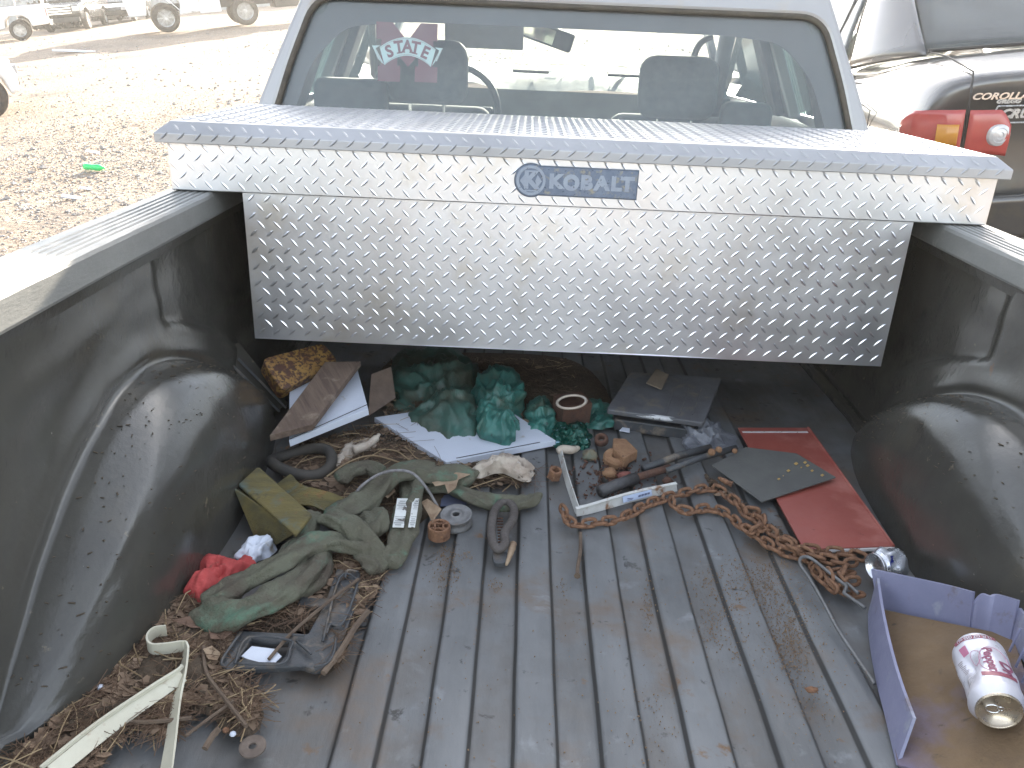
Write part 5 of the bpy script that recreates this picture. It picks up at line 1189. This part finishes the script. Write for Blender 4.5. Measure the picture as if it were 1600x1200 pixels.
# ---- dark sedan right beside the truck
co = thing('parked_sedan', 'grey glossy sedan parked close beside the truck on the right, red and amber tail light', 'car', M=gframe(Vector((2.40, 3.40, gz(2.4, 3.9)-.0)), 0))
cp = pm('grey_sedan_paint', (.105, .10, .095), (.085, .08, .075), sc=3, rough=.22, rvar=.04, metal=.35, coat=1, spots=[((.14, .12, .09), 5, .66, .1)])
stn = [(0, .97, .30, 1.045), (.03, .985, .26, 1.085), (.12, .995, .22, 1.105), (.35, 1, .20, 1.110), (.62, 1, .19, 1.11), (1.0, 1, .19, 1.02), (1.6, 1, .19, .985), (2.4, 1, .19, .965), (3.1, 1, .19, .97), (3.6, .985, .20, .93), (4.1, .94, .22, .82), (4.4, .85, .26, .70), (4.52, .74, .32, .60)]
def bsec(zb_, zt_): return [(0, zb_), (.62, zb_), (.80, zb_+.08), (.865, .50), (.88, .68), (.872, min(.84, zt_-.10)), (.835, min(.93, zt_-.05)), (.775, zt_-.025), (.55, zt_-.003), (.25, zt_+.006), (0, zt_+.01)]
def bod(i, x, z):
    ys, sc, zb_, zt_ = stn[i]; b = .17*max(0, 1-ys/1.0) if ys < 1 else (-.30*max(0, (ys-3.4)/1.1) if ys > 3.4 else 0)
    return (x*sc, ys+b*(abs(x)/.87)**2.4-.05*math.exp(-((z-.50)/.16)**2)*(1 if ys < .1 else 0), z)
m = MB(); SX = []
for i, s_ in enumerate(stn):
    h = bsec(s_[2], s_[3]); full = [(-x, z) for x, z in h[::-1]]+[(x, z) for x, z in h[1:]]
    for x, z in full: m.v.append(bod(i, x, z))
n = 21
for i in range(len(stn)-1):
    for k in range(n-1): a = i*n+k; m.f.append((a, a+1, a+n+1, a+n))
m.f.append(tuple(range(n-1))); m.f.append(tuple((len(stn)-1)*n+k for k in range(n-1)))
m.build('car_body', cp, co, world=False, smooth=True, subsurf=2)
def cgrid(P00, P10, P01, P11, bx, by, nm, mat, solid=.012, nu=12, nv=8, parent=co, bulge=(0, 0, 1)):
    """bilinear patch with a bulge; P00..P11 in car space"""
    A, B, C_, D = map(Vector, (P00, P10, P01, P11)); bu = Vector(bulge)
    return MB().grid(lambda u, v: (A*(1-u)+B*u)*(1-v)+(C_*(1-u)+D*u)*v+bu*(bx*(1-(2*u-1)**2)+by*(1-(2*v-1)**2)), nu, nv).build(nm, mat, parent, world=False, smooth=True, solid=solid)
cgrid((-.60, 1.20, 1.395), (.60, 1.20, 1.395), (-.60, 2.75, 1.40), (.60, 2.75, 1.40), .035, .03, 'car_roof', cp)
cg = glass('sedan_glass', (.78, .84, .82), .10, (.5, .5, .48), .02, 5)
cgrid((-.66, .66, 1.110), (.66, .66, 1.110), (-.54, 1.20, 1.39), (.54, 1.20, 1.39), 0, .0, 'rear_windscreen', cg, .005, bulge=(0, -.4, 1))
for s in (-1, 1):
    cgrid((s*.815, 1.14, .985), (s*.665, .60, 1.105), (s*.620, 1.42, 1.385), (s*.545, 1.18, 1.395), .028, .008, 'rear_pillar', cp, bulge=(s, -.6, .4))
    cgrid((s*.835, 1.15, .985), (s*.835, 1.98, .965), (s*.625, 1.42, 1.37), (s*.620, 2.02, 1.39), .0, .012, 'rear_door_window', cg, .005, bulge=(s, 0, 0))
    cgrid((s*.835, 2.04, .965), (s*.835, 3.05, .965), (s*.620, 2.08, 1.39), (s*.620, 2.60, 1.38), .0, .012, 'front_door_window', cg, .005, bulge=(s, 0, 0))
    MB().tube([(s*.837, 2.01, .965), (s*.624, 2.05, 1.39)], .03, 6, flat=.4).build('door_pillar', blackc, co, world=False)
    MB().tube([(s*.838, 1.40, .982), (s*.728, 1.45, 1.20), (s*.634, 1.52, 1.37)], .011, 6).build('window_divider', blackc, co, world=False)
    MB().tube([(s*.847, 1.05, .99), (s*.849, 1.6, .972), (s*.847, 3.1, .962)], .009, 6).build('belt_trim', blackc, co, world=False)
    MB().tube([(s*.60, 1.50, 1.418), (s*.615, 2.0, 1.425), (s*.60, 2.7, 1.41)], .006, 6).build('roof_seam', blackc, co, world=False)
    cgrid((s*.815, 3.75, .94), (s*.815, 3.05, .965), (s*.61, 2.78, 1.385), (s*.60, 2.70, 1.39), 0, 0, 'front_pillar', cp)
    for wy in (.98, 3.60):
        MB().lathe([(.36, 0), (.375, .006), (.33, .006)], 32, frame3((s*.845, wy, .31), (0, 1, 0), (0, 0, 1)) if s > 0 else frame3((s*.845, wy, .31), (0, 0, 1), (0, 1, 0))).build('wheel_arch', blackc, co, world=False)
        wheel(co, (s*.80, wy, .31), .315, .19, world=False)
    # tail light wrapping the corner
    def tl(u, z, off=.010):
        # u 0 (side, forward) .. 1 (rear, inboard)
        P = [Vector((s*.874, .32, 0)), Vector((s*.872, .24, 0)), Vector((s*.850, .165, 0)), Vector((s*.76, .105, 0)), Vector((s*.60, .055, 0)), Vector((s*.555, .043, 0))]
        f_ = min(4.999, u*5); i = int(f_); t = f_-i; p = P[i]*(1-t)+P[i+1]*t; nrm = Vector((s*.9, -.35, 0)) if u < .4 else (Vector((s*.4, -.9, 0)) if u < .7 else Vector((s*.1, -1, 0)))
        return (p.x+nrm.x*off, p.y+nrm.y*off+.02*(z-.8), z)
    def tpatch(u0, u1, lo, hi, nm, mat, off, par=co): return MB().grid(lambda u, v: tl(u0+(u1-u0)*u, lo(u)*(1-v)+hi(u)*v, off+.010*math.sin(math.pi*v)), 20, 8).build(nm, mat, par, world=False, smooth=True, solid=.01)
    t_ = tpatch(.22, .665, lambda u: .845-.045*u, lambda u: .955+.005*u-.04*(1-u)**4, 'tail_light', redl, .016)
    tpatch(.53, .648, lambda u: .828, lambda u: .905, 'amber_lens', amb, .028, t_)
    t2_ = tpatch(.685, 1.0, lambda u: .795-.01*u, lambda u: .958-.13*max(0, u-.4)**1.5, 'tail_light_inner', redl, .016)
    c_ = Vector(tl(.84, .865, .030)); MB().lathe([(.001, .008), (.012, .006), (.014, .009), (.026, .006), (.028, .008), (.040, .003), (.045, -.01)], 24, frame3(c_, (1, 0, 0), (0, 0, 1))).build('reverse_lens', clr, t2_, world=False)
    MB().tube([tl(.675, .60, .012), tl(.675, .75, .014), tl(.675, .95, .014), tl(.675, 1.02, .010), (s*.665, .17, 1.086), (s*.665, .40, 1.118), (s*.66, .58, 1.118)], .0035, 6).build('boot_seam', blackc, co, world=False)
MB().tube([(-.66, .60, 1.122), (0, .56, 1.13), (.66, .60, 1.122)], .008, 6).build('windscreen_seal', blackc, co, world=False)
MB().tube([(-.87, .62, .88), (-.873, .80, .90), (-.874, .84, .80), (-.876, .80, .70), (-.876, .64, .70), (-.873, .62, .88)], .0022, 6).build('fuel_flap_seam', blackc, co, world=False)
MB().tube([(-.85, 1.08, .985), (-.876, 1.22, .86), (-.885, 1.34, .65), (-.88, 1.36, .40)], .0022, 6).build('door_seam', blackc, co, world=False)
cgrid((-.52, .66, .95), (.52, .66, .95), (-.56, 1.1, 1.00), (.56, 1.1, 1.00), 0, 0, 'parcel_shelf', trimm, .01)
for xx in (-.38, .38):
    o = MB().box((xx, 1.25, 1.13), (.27, .10, .20)).build('rear_headrest', fabric, co, world=False, smooth=True); md = o.modifiers.new('b', 'BEVEL'); md.width = .05; md.segments = 4
cgrid((-.8, 3.72, .955), (.8, 3.72, .955), (-.60, 2.76, 1.39), (.60, 2.76, 1.39), .02, .0, 'windscreen', cg, .005, bulge=(0, .4, 1))
cgrid((-.74, .06, .44), (.74, .06, .44), (-.80, .02, .62), (.80, .02, .62), 0, 0, 'rear_bumper', cp, .03, bulge=(0, -1, 0))
def onboot(x, z, off=.012): return Vector((x, .010+.17*(abs(x)/.87)**2.4-off-.004, z))
def boottext(s_, size, x, z, mat, nm, sh=.3, off=.0, sx=1.2, ext=.002):
    vs, fs = text_mesh(s_, size, ext, off, sh, align='LEFT'); MB().add([onboot(x+v.x*sx, z+v.y, .014+v.z) for v in vs], fs).build(nm, mat, co, world=False)
boottext('COROLLA', .034, -.695, 1.005, chrome, 'model_badge', off=.0012)
silv = pm('silver_sticker', (.55, .55, .54), (.45, .45, .44), rough=.3, metal=.5)
for (x0_, x1_, zz_) in ((-.60, -.40, .968), (-.62, -.42, .905)): MB().tube([onboot(x0_, zz_), onboot(x1_, zz_)], .003, 5).build('dealer_sticker_line', silv, co, world=False)
MB().tube([onboot(-.62, .905), onboot(-.60, .968)], .003, 5).build('dealer_sticker_line', silv, co, world=False)
boottext('CRUMP', .046, -.59, .938, silv, 'dealer_sticker', off=.002, sx=1.05)
boottext('GREGG', .020, -.61, .985, silv, 'dealer_sticker', off=.001, sx=1.2)

# dark carrier leaning on the sedan's boot
rk = thing('boot_carrier', 'dark strapped carrier frame resting on the sedan boot at the right edge', 'carrier', co.matrix_world @ Vector((-.2, .2, 1.1)))
Lw = lambda x, y, z: co.matrix_world @ Vector((x, y, z))
o = MB().add([Lw(-.30+a*.24, .12+b*.12, 1.13+c*.33) for a in (0, 1) for b in (0, 1) for c in (0, 1)], [(0, 1, 3, 2), (4, 6, 7, 5), (0, 4, 5, 1), (2, 3, 7, 6), (0, 2, 6, 4), (1, 5, 7, 3)]).build('padded_bag', blackc, rk, smooth=True); md = o.modifiers.new('b', 'BEVEL'); md.width = .045; md.segments = 4
MB().tube([Lw(-.36, .08, 1.125), Lw(-.05, .07, 1.115), Lw(.3, .07, 1.11)], .022, 8).build('foam_bar', pm('foam', (.13, .12, .11), (.09, .085, .08), rough=.9), rk, smooth=True)
MB().tube(spline([Lw(-.33, .07, 1.12), Lw(-.40, .02, 1.08), Lw(-.425, -.02, 1.05), Lw(-.41, -.03, .98), Lw(-.37, -.03, .90), Lw(-.36, -.02, .84)], 4), .008, 6).build('strap_hook_rod', blackc, rk, smooth=True)
MB().tube([Lw(-.25, .10, 1.05), Lw(-.22, .02, .85), Lw(-.20, .01, .6)], .035, 8, flat=.3).build('strap', blackc, rk, smooth=True)

# ---- simpler vehicles across the yard
def profile(parent, pts, hw, nm, mat, bev=.05, x0=0):
    vs, fs = curve_mesh([rounded(pts, .05, 3)], hw-bev, bev); return MB().add([(v.z+x0, v.x, v.y) for v in vs], fs).build(nm, mat, parent, world=False)
def panes(parent, L, x, mat, nm='side_window'):
    for P in L:
        for s in (-1, 1):
            MB().add([(s*(x if not isinstance(x, tuple) else x[0]+(x[1]-x[0])*min(1, max(0, (z-1.0)/.5))), y, z) for y, z in P], [tuple(range(len(P)))]).build(nm, mat, parent, world=False, solid=.01)
def lamp(parent, c, d, mat, nm): MB().box(c, d).build(nm, mat, parent, world=False, bevel=.01)
whitec = car_mat('white_van_paint', (.75, .75, .74), 0, .35); blkc = car_mat('black_car_paint', (.022, .02, .019), .1, .25)
def place(px, py, heading, dy=0., dx=0.):
    p = gat(px, py); p.z = hz(p.x, p.y)+.0; M = gframe(p, heading); return M @ Matrix.Translation((dx, dy, 0))
def pickup(name, label, M, mat, chromeg=True):
    t = thing(name, label, 'pickup truck', M=M)   # origin: rear axle on the ground, +y forward
    profile(t, [(-1.15, .55), (-.50, .50), (-.44, .78), (-.25, .93), (.25, .93), (.44, .78), (.50, .48), (2.9, .45), (3.02, .80), (3.2, .95), (3.65, .95), (3.85, .8), (3.95, .52), (4.45, .50), (4.52, .75), (4.50, 1.12), (3.3, 1.28), (1.15, 1.32), (1.15, 1.30), (-1.15, 1.30)], .97, 'truck_body', mat)
    profile(t, [(.95, 1.28), (1.05, 1.88), (2.35, 1.90), (3.15, 1.30)], .80, 'truck_cab', mat, .09)
    panes(t, [[(1.25, 1.36), (1.28, 1.80), (1.85, 1.82), (1.85, 1.36)], [(1.93, 1.36), (1.93, 1.82), (2.35, 1.82), (2.85, 1.36)]], .812, dglass)
    MB().add([(-.70, 3.10, 1.36), (.70, 3.10, 1.36), (.64, 2.46, 1.82), (-.64, 2.46, 1.82)], [(0, 1, 2, 3)]).build('windscreen', dglass, t, world=False, solid=.02)
    MB().add([(-.68, .955, 1.36), (.68, .955, 1.36), (.64, 1.01, 1.78), (-.64, 1.01, 1.78)], [(0, 1, 2, 3)]).build('rear_window', dglass, t, world=False, solid=.02)
    for s in (-1, 1):
        for wy in (0, 3.45): wheel(t, (s*.86, wy, .39), .39, .25, world=False)
        lamp(t, (s*.88, -1.16, 1.0), (.16, .04, .36), redl, 'tail_light'); lamp(t, (s*.80, 4.52, .98), (.30, .05, .20), clr, 'headlight')
        MB().box((s*1.08, 2.75, 1.42), (.18, .10, .24)).build('side_mirror', chrome if chromeg else mat, t, world=False, bevel=.03)
    for k in range(4): lamp(t, (0, 4.53, .80+.11*k), (1.2, .04, .05), chrome, 'grille_bar')
    lamp(t, (0, -1.22, .58), (1.7, .12, .18), chrome, 'rear_bumper'); lamp(t, (0, 4.56, .52), (1.8, .12, .20), blackc, 'front_bumper')
    MB().box((0, -.05, 1.27), (1.66, 2.0, .10)).build('bed_opening', blackc, t, world=False)
    return t
pickup('parked_pickup', 'white pickup truck at the far left edge, its tail to the right', place(38, 62, -117), whitec)
pickup('parked_pickup', 'black lifted pickup truck facing the camera across the yard, chrome grille', place(112, 47, 168, dy=-3.2), blkc)
def sedan(name, label, M, mat, cat='car', nk=1.):
    t = thing(name, label, cat, M=M)
    profile(t, [(-1.0, .45), (-.36, .30), (-.33, .55), (-.15, .66), (.15, .66), (.33, .55), (.36, .26), (2.36, .26), (2.39, .55), (2.55, .66), (2.85, .66), (3.03, .55), (3.08, .30), (3.03+.52*nk, .35), (3.03+.59*nk, .60), (3.03+.47*nk, .76), (2.5, .93), (-.3, .98), (-.95, .95)], .87, 'car_body', mat)
    profile(t, [(-.55, .95), (.15, 1.36), (1.35, 1.38), (2.35, .92)], .70, 'car_cabin', mat, .08)
    panes(t, [[(-.1, 1.0), (.25, 1.29), (.85, 1.31), (.85, .98)], [(.92, .98), (.92, 1.31), (1.35, 1.30), (1.98, .98)]], .712, dglass)
    MB().add([(-.62, 2.30, .98), (.62, 2.30, .98), (.56, 1.45, 1.34), (-.56, 1.45, 1.34)], [(0, 1, 2, 3)]).build('windscreen', dglass, t, world=False, solid=.03)
    MB().add([(-.62, -.50, 1.0), (.62, -.50, 1.0), (.56, .06, 1.33), (-.56, .06, 1.33)], [(0, 1, 2, 3)]).build('rear_window', dglass, t, world=False, solid=.03)
    for s in (-1, 1):
        for wy in (0, 2.7): wheel(t, (s*.78, wy, .32), .33, .20, world=False, spokes=14 if 'white' in label else 6)
        lamp(t, (s*.66, 3.03+.54*nk, .66), (.34, .08, .13), clr, 'headlight'); lamp(t, (s*.66, -.99, .80), (.30, .05, .14), redl, 'tail_light')
        MB().box((s*.95, 1.75, 1.0), (.16, .08, .12)).build('side_mirror', mat, t, world=False, bevel=.02)
    lamp(t, (0, 3.03+.57*nk, .48), (.9, .06, .16), blackc, 'grille'); return t
sedan('parked_car', 'black sports coupe parked far off by the grey wall, nose toward us', place(199, 34, 172, dy=-1.4), blkc)
sedan('parked_car', 'white car cut off by the left edge, multi-spoke wheel showing', place(-14, 184, 56, dy=-2.7, dx=-.8), whitec, nk=.35)
# tow truck
tw = thing('tow_truck', 'white flatbed tow truck standing broadside across the yard', 'tow truck', M=place(262, 50, -114, dy=-2.9, dx=-.95))
profile(tw, [(2.40, .55), (2.30, .9), (2.35, 1.15), (2.55, 1.32), (3.25, 1.32), (3.45, 1.1), (3.55, .62), (4.15, .62), (4.25, 1.2), (4.05, 1.55), (3.05, 1.70), (2.75, 2.5), (1.50, 2.55), (1.40, .95), (1.60, .62)], 1.08, 'truck_cab', whitec)
panes(tw, [[(1.85, 1.65), (1.88, 2.35), (2.63, 2.30), (2.85, 1.65)]], 1.09, dglass)
MB().box((0, -1.6, 1.22), (2.3, 5.4, .14)).build('flat_bed', pm('bed_steel', (.30, .26, .22), (.2, .17, .14), rough=.5, metal=.5), tw, world=False, bevel=.02)
for s in (-1, 1):
    MB().box((s*1.17, -1.6, 1.33), (.06, 5.4, .14)).build('bed_side_rail', chrome, tw, world=False, bevel=.01)
    MB().box((s*1.05, 1.25, .84), (.10, .78, .56)).build('tool_locker', whitec, tw, world=False, bevel=.02)
    for wy in (0, 2.9): wheel(tw, (s*.95, wy, .50), .50, .30, world=False, spokes=8)
    wheel(tw, (s*.60, 0, .50), .50, .28, world=False, spokes=8)
    MB().tube([(s*1.22, 2.35, .72), (s*1.2, 2.6, 1.0), (s*1.15, 2.8, 1.3)], .07, 8, flat=.3).build('fender_flare', whitec, tw, world=False)
    lamp(tw, (s*1.0, -3.9, 1.1), (.3, .05, .12), redl, 'tail_light')
    for k in range(4): lamp(tw, (s*1.205, -2.6+1.3*k, 1.16), (.02, .55, .10), clr, 'bed_marker_plate')
MB().box((0, .0, .82), (.9, 6.4, .26)).build('truck_chassis', blackc, tw, world=False)
MB().box((0, -2.3, .75), (1.5, 2.2, .45)).build('rear_undergear', blackc, tw, world=False, bevel=.05)
MB().box((0, 1.15, 1.75), (2.1, .10, 1.0)).build('headboard', pm('bed_steel2', (.30, .26, .22), (.2, .17, .14), rough=.5), tw, world=False, bevel=.03)
# car carried on the flatbed
sedan('carried_car', 'grey car riding on the flatbed of the tow truck', tw.matrix_world @ Matrix.Translation((0, -2.6, 1.30)), car_mat('grey_car_paint', (.35, .36, .36)))

# ---- wall across the back
wall_t = thing('boundary_wall', 'long grey sheet metal wall along the far side of the yard', 'wall', (-38, 56, hz(-38, 56)))
wm_ = pm('weathered_grey_sheet', (.34, .36, .36), (.27, .28, .28), sc=1.2, rough=.7, spots=[((.18, .15, .13), 2, .64, .08)])
pnl = None
for k in range(24):
    x0 = -78+k*2.95; yb = 58+.0*k
    if pnl is None:
        m = MB()
        for i in range(31):
            xx = i*2.9/30; yy = .04*math.sin(i*math.pi/1.5)
            m.v += [(xx, yy, -1.2), (xx, yy, 2.7)]
        for i in range(30): m.f.append((2*i, 2*i+2, 2*i+3, 2*i+1))
        pnl = m.build('wall_panel', wm_, wall_t, world=False, smooth=True); o = pnl
    else: o = pnl.copy(); COL.objects.link(o); o.parent = wall_t
    o.location = Vector((x0, yb, hz(x0, yb)))-wall_t.location
    if k % 2 == 0: MB().box((x0-.03, yb-.08, hz(x0, yb)+.8), (.12, .12, 4.0)).build('wall_post', wm_, wall_t)
# weed clumps by the wall
def clump(px, py, r, h, label, mat, n=900):
    p = gat(px, py); rn = random.Random(int(px)); m = MB()
    for _ in range(n):
        a = rn.random()*6.28; q = rn.random()**.5; z = rn.random()
        if z > 1-q*q*.9+.1*noise.noise(Vector((a*2, q, 3))): continue
        c = Vector((p.x+q*r*math.cos(a), p.y+q*r*.5*math.sin(a), hz(p.x, p.y)+z*h)); s = .03+.06*rn.random(); b = len(m.v)
        u = Vector((rn.gauss(0, 1), rn.gauss(0, 1), rn.gauss(0, 1))).normalized(); v = u.orthogonal().normalized()
        m.v += [tuple(c+u*s*2), tuple(c-u*s+v*s), tuple(c-u*s-v*s)]; m.f.append((b, b+1, b+2))
    o = m.build('weed_clump', mat); tag(o, label, 'bush')
wd = pm('dry_brush', (.13, .11, .08), (.085, .07, .05), sc=3, rough=.95)
clump(82, 45, 1.9, 1.6, 'dry grey brush between the white pickup and the black pickup', wd, 2600); clump(160, 32, 1.6, 1.5, 'dry brush against the wall between black pickup and coupe', wd, 2200)
# litter on the yard
p = gat(148, 266); p.z = hz(p.x, p.y)+.04
gb = pm('green_bottle_plastic', (.03, .55, .13), (.05, .65, .2), sc=30, rough=.15)
Mb = Matrix.Translation(p) @ Matrix.Rotation(R(80), 4, 'Z') @ Matrix.Rotation(R(90), 4, 'X')
o = MB().lathe([(.001, -.11), (.030, -.11), (.034, -.09), (.028, -.03), (.034, .03), (.033, .06), (.012, .10), (.012, .12), (.001, .12)], 16, Mb).build('plastic_bottle', gb, smooth=True); tag(o, 'bright green crushed plastic bottle lying on the gravel at the left', 'bottle')
for (px, py, s, lb) in ((145, 240, .07, 'pale scrap of paper on the gravel behind the green bottle'), (133, 293, .05, 'small white scrap on the gravel in front of the green bottle'), (112, 308, .08, 'long pale stick-like scrap on gravel near the bed rail')):
    p = gat(px, py); p.z = hz(p.x, p.y)+.02; MB().box(tuple(p), (s*2, s, .012), (.1, .2, .4)).build('paper_scrap', whitep, bevel=.003); tag(bpy.context.scene.objects[[o.name for o in COL.objects if o.name.startswith('paper_scrap')][-1]], lb, 'scrap')
p = gat(125, 79); p.z = hz(p.x, p.y)+.03; o = MB().box(tuple(p), (1.5, .5, .05), (0, 0, .1)).build('discarded_panel', whitep, bevel=.01); tag(o, 'white discarded panel lying flat on the yard in front of the tow truck shadow', 'panel')
